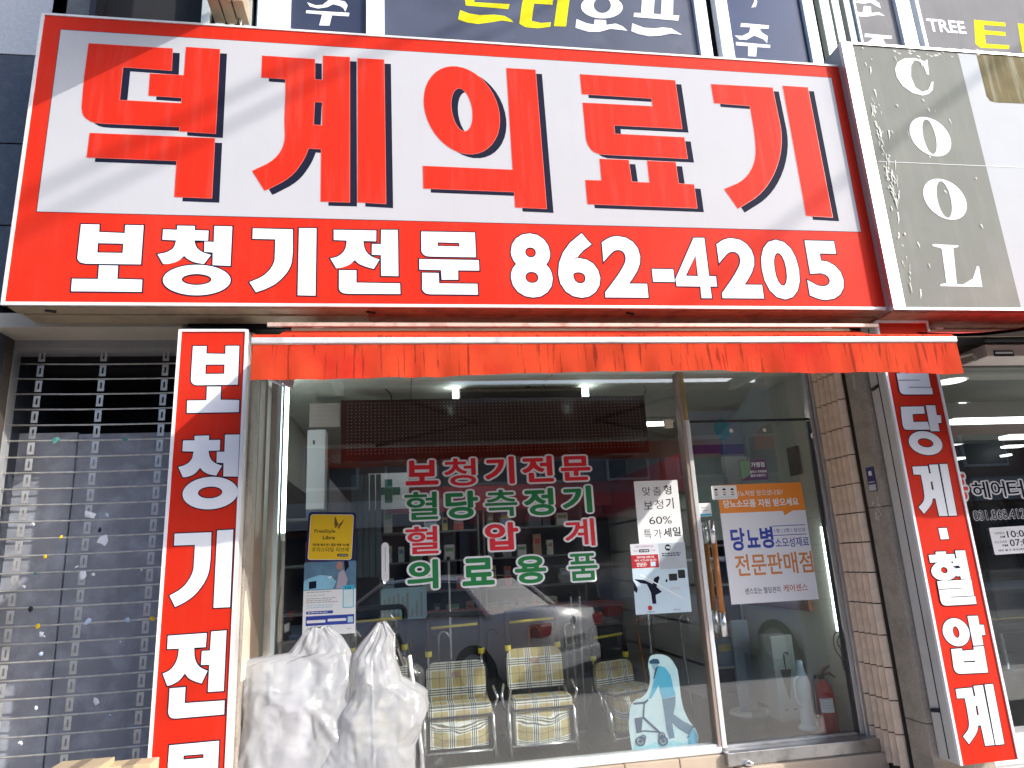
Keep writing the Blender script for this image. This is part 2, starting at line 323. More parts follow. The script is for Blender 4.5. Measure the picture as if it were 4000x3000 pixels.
STEEL = M('steel_threshold', (.5, .5, .5), .28, .9, var=.15, scale=4, dirt=.6, dcol=(.12, .11, .1), dscale=9)
PAPER = M('white_paper', (.8, .81, .82), .6, var=.03)
YEL = M('yellow_print', (.85, .55, .01), .4, var=.03)
ORG = M('orange_print', (.85, .26, .02), .45, var=.03)
BLUE = M('blue_print', (.02, .05, .35), .45, var=.03)
LBLUE = M('pale_blue_print', (.45, .62, .75), .45, var=.08)
CYAN = M('cyan_print', (.03, .45, .65), .45, var=.05)
GREY = M('grey_print', (.42, .43, .45), .5, var=.05)
GREEN = M('vinyl_green', (.01, .20, .05), .4, var=.05)
VRED = M('vinyl_red', (.72, .02, .03), .4, var=.05)
BROWN = M('brown_wood', (.42, .15, .03), .35, var=.25, scale=12, coat=.3)
DRED = M('dark_red_panel', (.22, .015, .02), .4, var=.15)
GLASS = glass('shop_glass', tint=(.93, .96, .95), ior=2.1, smear=.04)
GLASS_UP = glass('upper_glass', tint=(.35, .4, .5), ior=1.8, smear=.05)
YMET = M('yellow_grip', (.75, .6, .05), .4)
CHROME = M('bright_tube', (.78, .78, .8), .2, .9, var=.05)

# ------------------------------------------------------------------ ground, road, far side of the street
def brick_mat(name, c1, c2, mort, scale, bw=.5, rh=.25, rough=.85):
    m = bpy.data.materials.new(name); m.use_nodes = True; n = m.node_tree.nodes; l = m.node_tree.links; b = n['Principled BSDF']; b.inputs['Roughness'].default_value = rough
    tc = n.new('ShaderNodeTexCoord'); mp = n.new('ShaderNodeMapping'); l.new(tc.outputs['Object'], mp.inputs[0])
    k = n.new('ShaderNodeTexBrick'); k.inputs['Scale'].default_value = scale; k.inputs['Color1'].default_value = (*c1, 1); k.inputs['Color2'].default_value = (*c2, 1); k.inputs['Mortar'].default_value = (*mort, 1)
    k.inputs['Mortar Size'].default_value = .02; k.inputs['Brick Width'].default_value = bw; k.inputs['Row Height'].default_value = rh
    l.new(mp.outputs[0], k.inputs[0]); l.new(k.outputs[0], b.inputs['Base Color'])
    bp = n.new('ShaderNodeBump'); bp.inputs['Strength'].default_value = .5; bp.inputs['Distance'].default_value = .01; l.new(k.outputs['Fac'], bp.inputs['Height']); bp.invert = True; l.new(bp.outputs[0], b.inputs['Normal'])
    MATS[name] = m; return m, mp
PAVE, _ = brick_mat('paving_bricks', (.55, .50, .45), (.46, .43, .39), (.25, .23, .2), 5)
ASPH = M('asphalt', (.10, .10, .10), .9, var=.25, scale=30, dirt=.3, dcol=(.14, .14, .135), bump=.3, bscale=120)
BRICKW, mpw = brick_mat('red_brown_brick', (.22, .10, .06), (.16, .07, .045), (.2, .17, .15), 6); mpw.inputs['Rotation'].default_value = (R(90), 0, 0)
mb = MB(); mb.box(-80, 80, -3.4, -.02, -.14, 0, PAVE); struct(mb.build('pavement'))
mb = MB(); mb.box(-80, 80, -3.55, -3.4, -.14, .0, M('kerb_stone', (.35, .34, .33), .8, var=.2, scale=20), .012); struct(mb.build('kerb'))
mb = MB(); mb.box(-200, 200, -200, -3.55, -.2, -.14, ASPH); struct(mb.build('road'))
mb = MB(); mb.box(-80, 80, -17.5, -14, -.15, -.01, PAVE); struct(mb.build('far_pavement'))
mb = MB(); mb.box(-80, 80, -8.86, -8.74, -.139, -.136, M('road_paint_yellow', (.6, .42, .05), .7)); struct(mb.build('road_marking'))

def far_building(x0, x1, h, mat, label, sign=None, depth=8):
    t = thing('far_building', label, 'building', ((x0+x1)/2, -17.5, 0))
    mb = MB(); mb.box(x0, x1, -17.5-depth, -17.5, -.15, h, mat); mb.build('wall', t)
    n = max(1, int((x1-x0)/2.2)); wd = (x1-x0)/n
    for fl in range(1, int(h/3)):
        for i in range(n):
            a = x0+i*wd+.4; b = a+wd-.8; z = fl*3+.9
            m2 = MB(); m2.box(a, b, -17.5, -17.42, z, z+1.4, M('far_frame', (.5, .5, .48), .5)); f = m2.build('window', t)
            m2 = MB(); m2.box(a+.08, b-.08, -17.42, -17.40, z+.08, z+1.32, M('far_pane', (.03, .04, .05), .08)); m2.build('pane', f)
    mb = MB(); mb.box(x0+.3, x1-.3, -17.5, -17.44, .1, 2.5, M('far_shopfront', (.04, .04, .045), .1)); mb.build('shopfront', t)
    if sign: mb = MB(); mb.box(x0+.3, x1-.3, -17.45, -17.2, 2.7, 3.5, M('far_sign_%s' % (str(sign)), sign, .5)); mb.build('sign_board', t)
    return t
far_building(-16, -6.2, 6.6, M('far_plaster', (.30, .27, .23), .9, var=.15), 'beige plaster building across the street, seen only in the reflections', (.08, .1, .3))
far_building(-6, 1.5, 7.4, BRICKW, 'red brown brick building reflected at the left end of the shop window', (.5, .45, .4))
far_building(1.7, 8.5, 6.4, M('far_grey', (.16, .15, .15), .8, var=.2), 'dark grey building reflected above the parked cars', (.4, .05, .05))
far_building(8.7, 19, 7.2, M('far_cream', (.34, .30, .25), .9, var=.15), 'cream building reflected behind the glass door', (.1, .25, .12))
far_building(19.2, 32, 6.6, BRICKW, 'long brick building at the far right of the reflected street', (.3, .3, .3))
far_building(-30, -16.2, 7.0, M('far_plaster2', (.25, .24, .23), .9, var=.15), 'grey plaster building at the far left of the reflected street', (.3, .25, .1))
# ------------------------------------------------------------------ the building: shell, pillars, recess, interior
def PX(px, py, Y): return P(px, py, Y).x
def PZ(px, py, Y): return P(px, py, Y).z
B = thing('building', 'shop building with granite corner, upstairs windows and a ground floor recess', 'building', (0, 0, 0))
PLAS = M('facade_plaster', (.30, .29, .28), .85, var=.12, dirt=.4, bump=.15)
mb = MB(); mb.box(-9, 12, -.32, -.2, 4.0, 7.6, M('void_dark', (.012, .012, .014), .8)); mb.box(-9, 12, -.3, -.12, 2.9, 4.0, PLAS); mb.box(-9, 12, -.32, 5, 7.6, 7.8, PLAS); mb.build('upper_wall', B)
mb = MB(); mb.box(-1.20, 3.45, -.12, 5.0, 2.86, 2.9, PLAS); mb.build('lintel', B)
# granite corner at the far left: blocks with open joints, sun above and shade below painted as two tones
gx0 = PX(150, 600, -.52)
zz = [0, .62, 1.25, 1.9, 2.55, 3.2, 3.85, PZ(40, 790, -.5)]
zl = [PZ(30, y, -.5) for y in (1195, 880, 560, 212)]
rows = [0, .75, 1.5, 2.2] + zl + [zl[-1]+.9, zl[-1]+1.8]
xr = -2.17; XL = PX(28, 1330, -.38); YG = -.2; sx0 = PX(74, 1330, YG)
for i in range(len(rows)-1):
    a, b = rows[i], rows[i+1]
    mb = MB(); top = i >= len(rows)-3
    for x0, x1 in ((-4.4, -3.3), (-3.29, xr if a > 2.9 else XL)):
        mb = MB(); mb.box(x0+.003, x1-.003, -.50, -.38, a+.004, b-.004, GRAN_SUN if top else GRAN_SHADE, .004); mb.build('granite_block', B)
mb = MB(); mb.box(-9, XL, -.38, -.3, 0, 7.6, GROUT); mb.build('backing_wall', B)
mb = MB(); mb.box(XL, xr, -.38, -.3, rows[4]-.05 if 0 else 2.95, 7.6, GROUT); mb.build('backing_wall', B)
# grey strip, dark opening, slats and upstairs windows (plane Y=-.5)
YU = -.5; Z0, Z1 = 4.1, 7.4
def xs(a, b, y=100): return PX(a, y, YU), PX(b, y, YU)
a, b = xs(196, 348); mb = MB(); mb.box(a, b, YU, -.33, Z0, Z1, M('upper_stone', (.10, .105, .11), .6, var=.3, scale=25)); mb.build('stone_strip', B)
a, b = xs(348, 372); mb = MB(); mb.box(a, b, YU-.02, -.4, Z0, Z1, DARKM); mb.build('downpipe', B)
SLAT = M('slat_metal', (.50, .53, .50), .35, .3, var=.12, dirt=.2); FRM = M('white_window_frame', (.68, .72, .78), .35, .1, var=.06, dirt=.25, dcol=(.25, .3, .4), dscale=12)
for a, b in ((779, 812), (836, 868), (892, 923), (948, 978), (996, 1030), (3141, 3190), (3216, 3253), (3264, 3292), (3312, 3338)):
    y = 150; x0, x1 = PX(a, y if a < 2000 else 90, YU), PX(b, y if a < 2000 else 90, YU)
    mb = MB(); mb.box(x0, x1, YU, YU+.06, Z0, Z1, SLAT, .004); mb.build('slat', B)
FILM = [M('film_dark', (.030, .038, .07), .25, spec=.3, var=.35, scale=1.6), M('film_grey', (.065, .075, .11), .3, var=.55, scale=1.8, spec=.3, dirt=.5, dcol=(.15, .17, .22), dscale=1.6), M('film_blue', (.022, .04, .10), .2, spec=.3, var=.4, scale=2)]
FILM.append(M('film_warm_grey', (.20, .195, .20), .7, spec=.08, var=.18, scale=3, dirt=.3, dcol=(.14, .14, .14), streak=.3, scol=(.14, .14, .15)))
def trace(mb, y, mat, items, ox, oy, s, lift=0.):
    mb.fill([loop([(P(ox+a*s, oy+b*s, y).x, P(ox+a*s, oy+b*s, y).z) if not isinstance(q, list) else 0 for q in [0] for a, b in [(0, 0)]]) if 0 else [(P(ox+a*s, oy+b*s, y).x, P(ox+a*s, oy+b*s, y).z) for a, b in items]], lambda u, v: (u, y-.002-lift, v), mat)
def up_window(pa, pb, py, film, letters=None, frame=(.035, .035), lm=None):
    x0, x1 = PX(pa, py, YU), PX(pb, py, YU)
    f = MB(); fl, fr = frame
    f.box(x0-fl, x0-.001, YU-.02, YU+.05, Z0, Z1, FRM, .003); f.box(x1+.001, x1+fr, YU-.02, YU+.05, Z0, Z1, FRM, .003); f.box(x0, x1, YU-.01, YU+.05, Z0, Z0+.05, FRM)
    w = f.build('window', B)
    g = MB(); g.box(x0, x1, YU+.012, YU+.02, Z0+.05, Z1, film); g.build('pane', w)
    if letters:
        l = MB()
        for k, (mat, items, ox, oy, s) in enumerate(letters):
            loops = items if isinstance(items[0], list) else [items]
            yy = YU+.0112-.0004*k
            l.fill([[(P(ox+a*s, oy+b*s, YU+.01).x, P(ox+a*s, oy+b*s, YU+.01).z) for a, b in L] for L in loops], lambda u, v: (u, yy, v), mat)
        l.build('lettering', w)
c1, c2, c3 = (700, 0, .4521), (1700, 0, .5425), (2700, 0, .5877)
YLET = M('yellow_lettering', (.70, .62, .02), .8, var=.05, spec=.05)
up_window(1136, 1430, 60, FILM[0], [(LWHITE, [(1105, 18), (1180, 45), (1240, 40), (1290, 0), (1310, -40), (1350, -40), (1370, 0), (1430, 10), (1455, 45), (1435, 98), (1420, 70), (1390, 50), (1330, 35), (1280, 60), (1200, 72), (1130, 55)], *c1),
   (LWHITE, [(1098, 88), (1470, 110), (1465, 140), (1320, 131), (1298, 220), (1210, 218), (1235, 124), (1095, 112)], *c1)], frame=(.22, .07))
up_window(1502, 2712, 60, FILM[1], [
   (YLET, [(213, -30), (283, -30), (280, 15), (537, 28), (527, 65), (220, 38)], *c2), (YLET, [(180, 72), (240, 95), (320, 108), (420, 104), (500, 114), (545, 140), (565, 160), (480, 146), (400, 160), (310, 172), (230, 162), (165, 138)], *c2),
   (YLET, [(640, -30), (850, -30), (845, 35), (712, 25), (695, 150), (760, 165), (833, 160), (828, 192), (740, 203), (650, 195), (605, 170), (625, 30)], *c2), (YLET, [(885, -30), (970, -30), (942, 190), (855, 188)], *c2),
   (LWHITE, [ell(1200, 50, (150, 8), (-8, 82)), ell(1203, 38, (62, 4), (-4, 56))], *c2),
   (LWHITE, [(1018, 138), (1090, 168), (1143, 178), (1148, 142), (1230, 146), (1232, 180), (1300, 170), (1350, 190), (1385, 222), (1330, 215), (1260, 208), (1180, 230), (1100, 228), (1010, 200)], *c2),
   (LWHITE, [(1490, -30), (1582, -30), (1572, 100), (1625, 103), (1632, -30), (1715, -30), (1712, 110), (1757, 112), (1750, 150), (1428, 122), (1432, 92), (1482, 95)], *c2),
   (LWHITE, [(1418, 168), (1500, 200), (1580, 205), (1640, 198), (1700, 205), (1778, 252), (1700, 242), (1620, 258), (1540, 262), (1460, 245), (1412, 225)], *c2)], frame=(.06, .10))
up_window(2842, 3136, 60, FILM[2], [
   (LWHITE, [(332, 152), (518, 168), (515, 190), (455, 188), (470, 215), (510, 240), (505, 285), (480, 260), (420, 235), (370, 262), (320, 262), (290, 235), (340, 238), (385, 215), (395, 180), (328, 178)], *c3),
   (LWHITE, [(298, 278), (526, 298), (524, 318), (438, 312), (432, 375), (378, 372), (380, 306), (298, 300)], *c3), (LWHITE, [(425, -10), (440, 10), (430, 45), (400, 50), (415, 20)], *c3)], frame=(.10, .03))
up_window(3345, 3502, 60, FILM[3], [
   (LWHITE, [(1070, 75), (1140, 82), (1148, 38), (1195, 42), (1198, 85), (1250, 80), (1290, 105), (1240, 98), (1180, 108), (1130, 110), (1075, 90)], *c3),
   (LWHITE, [(1058, -6), (1100, 5), (1160, -6), (1215, -6), (1250, 20), (1262, 55), (1220, 33), (1190, 15), (1150, 25), (1080, 15)], *c3),
   (LWHITE, [(1155, 222), (1335, 238), (1332, 258), (1275, 255), (1290, 290), (1300, 320), (1150, 320), (1160, 290), (1215, 250), (1152, 245)], *c3)], frame=(.02, .13))
x0 = PX(3590, 60, YU)
def F3(a, b): q = P(2700+a*.5877, b*.5877, YU+.01); return (q.x, q.z)
up_window(3592, 4700, 60, FILM[3], [(YLET, [(1880, 130), (2088, 150), (2092, 175), (1945, 165), (1950, 200), (2088, 212), (2092, 238), (1953, 228), (1960, 290), (2115, 300), (2112, 325), (1925, 318), (1890, 290)], *c3),
   (YLET, [(2170, 155), (2380, 172), (2380, 200), (2235, 190), (2262, 350), (2200, 345)], *c3)], frame=(.03, .05))
mb = MB(); tl, tr, bl = F3(1562, 118), F3(1808, 138), F3(1575, 203); mb.text('TREE', tl[0], tr[0], bl[1], tl[1]-.01, lambda u, v: (u, YU+.0102, v), LWHITE, .025); mb.build('lettering', B)
mb = MB(); q = P(2722, 60, YU); mb.box(q.x+.0, q.x+.06, YU-.01, YU+.05, Z0, Z1, DARKM); mb.build('window_post', B)

# beige lamp bracket at the top, with its wires
q0, q1 = P(812, 18, -.9), P(958, 24, -.9)
t = thing('floodlight', 'small beige sign floodlight with dangling wires above the red sign', 'lamp', (q0.x, -.9, q0.z))
for i in range(3):
    a = q0.x+(q1.x-q0.x)*i/3; b = q0.x+(q1.x-q0.x)*(i+1)/3
    mb = MB(); mb.box(a+.004, b-.004, -.95, -.75, q0.z-.002, q0.z+.16, TANMETAL, .006); mb.build('housing', t)
for dx in (0.0, .02):
    mb = MB(); mb.path(smoothc([(q0.x+.16+dx, -.8, q0.z), (q0.x+.15+dx, -.8, q0.z-.10), (q0.x+.2+dx*3, -.7, q0.z-.2), (q0.x+.24+dx*2, -.62, q0.z-.3)]), .004, LWHITE if dx else BLACK, 6); mb.build('wire', t)
mb = MB(); mb.box(q0.x+.1, q0.x+.14, -.75, -.32, q0.z+.08, q0.z+.12, DARKM); mb.build('arm', t)

# pillars beside the recess
mb = MB(); mb.box(-1.24, -.87, -.60, -.38, 0, 2.9, GRAN_G, .006); mb.build('left_pillar', B)
mb = MB(); mb.box(-1.24, -.875, -.35, -.10, 0, 2.9, M('brown_jamb', (.24, .17, .12), .5, var=.25, dirt=.4, bump=.1), .006); mb.build('left_jamb', B)
mb = MB(); mb.box(-1.2, -.89, -.38, -.05, 0, 2.9, DARKM); mb.build('jamb_core', B)
XR = 3.085
mb = MB(); mb.box(XR+.012, 3.52, -.345, .1, 0, 2.9, GROUT); mb.build('pier_core', B)
mb = MB(); mb.box(XR+.03, 3.5, -.385, -.34, 0, 2.9, DARKM); mb.build('pier_gap', B)
for z0, z1 in ((0, .42), (.424, 1.72), (1.724, 2.9)):
    mb = MB(); mb.box(XR+.005, 3.5, -.57, -.385, z0, z1, GRAN_G, .005); mb.build('granite_facing', B)
# ribbed tiles on the return of the right pier: every tile is a piece
def rib_tile(w, h, ribs):
    mb = MB(); vs = []; N = ribs*6
    for i in range(N+1):
        t = i/N; ph = (t*ribs) % 1.0; d = 0 if i in (0, N) else (.002, .020, .034, .030, .024, .014)[i % 6]
        vs.append((-d, t*w))
    n = len(vs); V = [(x, y, 0) for x, y in vs]+[(x, y, h) for x, y in vs]+[(.012, 0, 0), (.012, w, 0), (.012, 0, h), (.012, w, h)]
    F = [(i, i+1, n+i+1, n+i) for i in range(n-1)]
    F += [tuple([2*n]+list(range(n))+[2*n+1])[::-1], tuple([2*n+2]+list(range(n, 2*n))+[2*n+3]), (0, 2*n, 2*n+2, n), (n-1, 2*n-1, 2*n+3, 2*n+1)]
    mb.add(V, F, TILE); return mb
TH = .198
tw = rib_tile(.262, TH-.008, 4).build('tile', B); tn = rib_tile(.066, TH-.008, 1).build('tile', B)
firstw = firstn = True
for i in range(14):
    z = .12+i*TH
    if i == 0: tw.location = (XR, -.338, z); tn.location = (XR, -.070, z)
    else:
        inst(tw, 'tile', (XR+random.uniform(0, .003), -.338, z), B); inst(tn, 'tile', (XR+random.uniform(0, .003), -.070, z), B)
# sill base tiles and threshold
for i in range(8):
    a = -.82+i*.36; mb = MB(); mb.box(a+.002, a+.356, -.08, .02, 0, .232, STONE, .004); mb.build('base_tile', B)
mb = MB(); mb.box(2.07, XR, -.16, .06, 0, .17, STONE, .01); mb.build('door_step', B)
mb = MB(); mb.box(2.0, XR-.002, -.13, .05, .172, .252, STEEL, .006); mb.box(2.0, XR-.002, -.02, .05, .252, .262, STEEL, .003); mb.build('threshold', B)
mb = MB(); mb.lathe([(.028, 0), (.028, .012), (.012, .02)], (2.13, -.145, .178), CHROME); mb.build('floor_hinge', B)

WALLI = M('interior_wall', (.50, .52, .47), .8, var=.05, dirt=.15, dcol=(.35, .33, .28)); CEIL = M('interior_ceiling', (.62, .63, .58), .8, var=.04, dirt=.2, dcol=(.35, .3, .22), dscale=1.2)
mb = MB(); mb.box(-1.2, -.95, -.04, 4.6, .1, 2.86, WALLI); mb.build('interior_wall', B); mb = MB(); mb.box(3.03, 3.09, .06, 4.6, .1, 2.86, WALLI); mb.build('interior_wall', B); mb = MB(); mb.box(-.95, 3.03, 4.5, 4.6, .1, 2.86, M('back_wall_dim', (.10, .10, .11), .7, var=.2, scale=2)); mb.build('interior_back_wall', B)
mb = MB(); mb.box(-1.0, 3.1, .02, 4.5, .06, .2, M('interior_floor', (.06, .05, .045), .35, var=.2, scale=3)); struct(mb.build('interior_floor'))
for i in range(4):
    for j in range(5):
        mb = MB(); mb.box(-.94+i*1.0+.003, -.94+(i+1)*1.0-.003, -.1+j*.93+.003, -.1+(j+1)*.93-.003, 2.78, 2.80, CEIL, .002); mb.build('ceiling_panel', B)

# ------------------------------------------------------------------ main sign
Y = -.85
x0, x1, z0, z1 = -2.119, 3.152, 2.968, 4.842
S = thing('main_sign', 'big red and white light box sign with red Korean lettering and phone number 862-4205', 'sign', ((x0+x1)/2, Y, z0))
mb = MB(); mb.box(x0, x1, Y, -.6, z0+.012, z1, M('sign_box_side', (.5, .47, .42), .45, .2, var=.1, dirt=.4)); mb.build('box', S)
mb = MB(); mb.add([(x0+.01, Y-.002, z0+.02), (x1-.01, Y-.002, z0+.02), (x1-.01, Y-.002, z1-.01), (x0+.01, Y-.002, z1-.01)], [(0, 1, 2, 3)], RED); mb.build('red_face', S)
mb = MB()
mb.box(x0-.008, x0+.010, Y-.008, Y+.01, z0, z1, WMETAL); mb.box(x1-.010, x1+.008, Y-.008, Y+.01, z0, z1, WMETAL)
mb.box(x0+.010, x1-.010, Y-.008, Y+.01, z1-.010, z1+.004, WMETAL); mb.box(x0+.010, x1-.010, Y-.008, Y+.01, z0, z0+.018, WMETAL); mb.build('edge_trim', S)
mb = MB(); mb.box(x0+.02, -.2, Y+.012, -.74, z0-.006, z0+.011, TANMETAL); mb.box(x0+.05, -.2, -.735, -.6, z0-.014, z0+.011, TANMETAL); mb.build('underside', S)
mb = MB(); mb.box(-.199, x1, Y+.012, -.74, z0-.006, z0+.011, RUST); mb.box(-.199, x1, -.74, -.6, z0-.018, z0+.011, RUST)
mb.build('rusted_underside', S)
for px in (190, 1445, 2460):
    q = P(px, 1218, -.8); mb = MB(); mb.path([(q.x-.02, -.8, z0-.008), (q.x+.03, -.78, z0-.010)], .010, DARKM, 6); mb.build('bolt', S)
tl, br, tr_, bl = P(239, 114, Y), P(3364, 907, Y), P(3246, 308, Y), P(145, 826, Y)
wx0, wx1, wz0, wz1 = (tl.x+bl.x)/2, (tr_.x+br.x)/2, (bl.z+br.z)/2, (tl.z+tr_.z)/2
mb = MB(); mb.add([(wx0, Y-.003, wz0), (wx1, Y-.003, wz0), (wx1, Y-.003, wz1), (wx0, Y-.003, wz1)], [(0, 1, 2, 3)], WHITE)
mb.build('white_panel', S)
mb = MB()
for a, b, c, d in ((wx0-.003, wx1+.003, wz1, wz1+.003), (wx0-.003, wx1+.003, wz0-.003, wz0), (wx0-.003, wx0, wz0, wz1), (wx1, wx1+.003, wz0, wz1)):
    mb.add([(a, Y-.0028, c), (b, Y-.0028, c), (b, Y-.0028, d), (a, Y-.0028, d)], [(0, 1, 2, 3)], NAVY)
mb.build('panel_line', S)
for k in ('deok', 'gye', 'ui', 'ryo', 'gi'):
    g = world_glyph(GL, k, Y); mb = MB()
    for i, pc in enumerate(g):
        dx, dz = .044, -.028
        mb.fill([[(a+dx, b+dz) for a, b in L] for L in pc], lambda a, b, yy=Y-.0036-.0002*i: (a, yy, b), NAVY)
    for i, pc in enumerate(g):
        big = [grow(pc[0], .003)]+[grow(h, -.003) for h in pc[1:]]
        mb.fill(big, lambda a, b, yy=Y-.0044-.0002*i: (a, yy, b), M('letter_edge', (.75, .12, .08), .4, var=.1))
        mb.fill(pc, lambda a, b, yy=Y-.0050-.0002*i: (a, yy, b), RED2)
    mb.build('letter', S)
GSW = {k: world_glyph(GS, k, Y) for k in GS}
for k in ('bo', 'cheong', 'gi', 'jeon', 'mun'):
    mb = MB(); place_glyph(mb, GSW[k], Y-.002, LWHITE, mo=NAVY, ow=.0075); mb.build('letter', S)
# phone number, digit by digit: pixel boxes on the photograph
for ch, (a, b, c, d) in (('8', (1993, 1158, 913, 1163)), ('6', (2178, 1340, 917, 1164)), ('2', (2354, 2520, 924, 1163)), ('-', (2548, 2632, 1052, 1102)), ('4', (2640, 2795, 927, 1165)), ('2', (2806, 2966, 932, 1166)), ('0', (2975, 3120, 938, 1170)), ('5', (3146, 3287, 942, 1172))):
    if ch == '8': a, b, c, d = 1993, 2155, 913, 1163
    if ch == '6': a, b, c, d = 2178, 2340, 917, 1164
    A, C = P(a, d, Y), P(b, c, Y); L = P((a+b)/2, d, Y); T = P((a+b)/2, c, Y)
    wx = PX(a, (c+d)/2, Y), PX(b, (c+d)/2, Y); mb = MB()
    ow = .034 if ch != '-' else .02
    gx0, gx1, gz0, gz1 = wx[0], wx[1], L.z, T.z
    if ch == '4':
        L4 = [[(P(2600+u*.7834, v*.7834, Y).x, P(2600+u*.7834, v*.7834, Y).z) for u, v in L] for L in ([(138, 1187), (192, 1187), (216, 1378), (250, 1378), (256, 1430), (222, 1430), (230, 1488), (178, 1488), (172, 1430), (54, 1428), (48, 1393)], [(148, 1275), (160, 1378), (100, 1376)])]
        place_glyph(mb, [L4], Y-.002, LWHITE, mo=NAVY, ow=.0075); mb.build('digit', S); continue
    # font outlines are pushed out by the offset, so pull the fitting box in by the same amount
    v, f = glyph(ch, 0.0); a0, b0, a1, b1 = bbox2(v); h = b1-b0
    pad = .040
    kx = (gx1-gx0)/((a1-a0)+2*pad); kz = (gz1-gz0)/(h+2*pad)
    for off, mat, dy in ((pad+.0075/kz, NAVY, .0026), (pad, LWHITE, .0036)):
        vv, ff = glyph(ch, off); mb.add([(gx0+(p[0]-a0+pad)*kx, Y-dy, gz0+(p[1]-b0+pad)*kz) for p in vv], ff, mat)
    mb.build('digit', S)

# ------------------------------------------------------------------ vertical signs either side of the recess
def vsign(label, x0, x1, z0, z1, y0, y1, place):
    t = thing('vertical_sign', label, 'sign', ((x0+x1)/2, y0, z0), 'vertical sign boxes either side of the shop front')
    mb = MB(); mb.box(x0, x1, y0, y1, z0, z1, M('sign_side_grey', (.60, .58, .56), .4, .1, var=.06, dirt=.35, dcol=(.4, .33, .25), dscale=3)); mb.build('box', t)
    mb = MB(); mb.add([(x0+.008, y0-.002, z0), (x1-.008, y0-.002, z0), (x1-.008, y0-.002, z1-.012), (x0+.008, y0-.002, z1-.012)], [(0, 1, 2, 3)], RED); mb.build('red_face', t)
    mb = MB(); e = .012
    mb.box(x0-.004, x0+e, y0-.01, y0+.01, z0, z1, LWHITE); mb.box(x1-e, x1+.004, y0-.01, y0+.01, z0, z1, LWHITE); mb.box(x0+e, x1-e, y0-.01, y0+.01, z1-.014, z1+.002, LWHITE); mb.build('edge_trim', t)
    place(t); return t
YS = -.74
lx0, lx1 = -1.249, -.880
def left_letters(t):
    # centres (in pixels) of the five letters as they stand on the left sign
    for k, (pl, pr, pt, pb) in (('bo', (738, 940, 1352, 1612)), ('cheong', (696, 934, 1700, 1990)), ('gi', (670, 906, 2074, 2378)), ('jeon', (636, 884, 2470, 2800)), ('mun', (645, 860, 2902, 3170))):
        zt = PZ((pl+pr)/2, pt, YS); zb = PZ((pl+pr)/2, pb, YS); xm0 = PX(pl, (pt+pb)/2, YS); xm1 = PX(pr, (pt+pb)/2, YS)
        g = GSW[k]; allp = [p for pc in g for L in pc for p in L]; a0, b0, a1, b1 = bbox2(allp)
        mk = lambda a, b: (xm0+(a-a0)/(a1-a0)*(xm1-xm0), zb+(b-b0)/(b1-b0)*(zt-zb))
        mb = MB(); place_glyph(mb, g, YS-.002, LWHITE, mo=NAVY, ow=.006, mk=None if 0 else mk) if 0 else None
        g2 = [[[mk(*p) for p in L] for L in pc] for pc in g]
        place_glyph(mb, g2, YS-.002, LWHITE, mo=NAVY, ow=.006); mb.build('letter', t)
vsign('tall narrow red sign with white Korean lettering left of the shop window, beside the shutter', lx0, lx1, .25, PZ(835, 1288, YS), YS, -.62, left_letters)
rx0, rx1 = 3.128, 3.512
def right_letters(t):
    g = {k: world_glyph(GR, k, YS) for k in GR}
    def put(k, dz=0., dx=0.):
        gg = [[[(a+dx, b+dz) for a, b in L] for L in pc] for pc in g[k]]
        mb = MB(); place_glyph(mb, gg, YS-.002, LWHITE, mo=NAVY, ow=.0055)
        if k == 'hyeol':
            for sl_ in ([(410, 733), (712, 716), (712, 722), (410, 741)], [(560, 832), (874, 817), (874, 824), (560, 840)], [(595, 434), (665, 428), (690, 460), (640, 463)]):
                L = [(lambda q: (q.x+dx, q.z+dz))(P(3540+a*U9, 2080+b*U9, YS)) for a, b in sl_]
                mb.fill([L], lambda a, b: (a, YS-.010, b), NAVY)
        mb.build('letter', t)
    put('dang'); put('gye'); put('dot'); put('hyeol'); put('ap')
    hb = P(3540+650*U9, 2080+945*U9, YS).z; tb = P(3420+380*S6, 1420+292*S6, YS).z
    put('hyeol', tb-hb)
    gb = P(3200+1250*.54237, 2100+1495*.54237, YS).z; cb_ = P(3420+700*S6, 1420+1410*S6, YS).z
    put('gye', gb-cb_)
    for px, py in ((3430, 1513), (3664, 2768)):
        q = P(px, py, -.62); mb = MB(); mb.path([(rx0-.006, -.66, q.z), (rx0-.006, -.60, q.z-.01)], .012, DARKM, 8); mb.build('bracket', t)
vsign('tall narrow red sign with white Korean lettering right of the glass door', rx0, rx1, .235, 2.93, YS, -.58, right_letters)
# centre seam of that sign's side
mb = MB(); mb.box(rx0-.003, rx0+.001, -.665, -.659, .25, 2.9, DARKM); mb.build('seam', [c for c in sc.objects if c.name == 'vertical_sign.001'][0])

# ------------------------------------------------------------------ grey COOL sign of the neighbour
YC = -.915
cx0 = (PX(3292, 168, YC)+PX(3478, 1210, YC))/2; czt = PZ(3292, 168, YC); czb = PZ(3540, 1212, YC)
T = thing('neighbour_sign', 'grey and white light box sign with the word COOL running down it', 'sign', (cx0, YC, czb))
mb = MB(); mb.box(cx0, 7.5, YC, -.6, czb+.01, czt, M('cool_side', (.34, .36, .34), .4, .3, var=.08, dirt=.3, dcol=(.2, .2, .18))); mb.build('box', T)
xg0, xg1 = cx0+.085, (PX(3752, 226, YC)+PX(3950, 1077, YC))/2
CG = M('cool_grey', (.185, .195, .17), .7, spec=.12, var=.08, dirt=.2, dcol=(.33, .33, .28), dscale=2, streak=.2, scol=(.32, .32, .28)); CW = M('cool_white', (.44, .46, .47), .7, spec=.08, var=.05, dirt=.15, dcol=(.5, .55, .58), dscale=1.4)
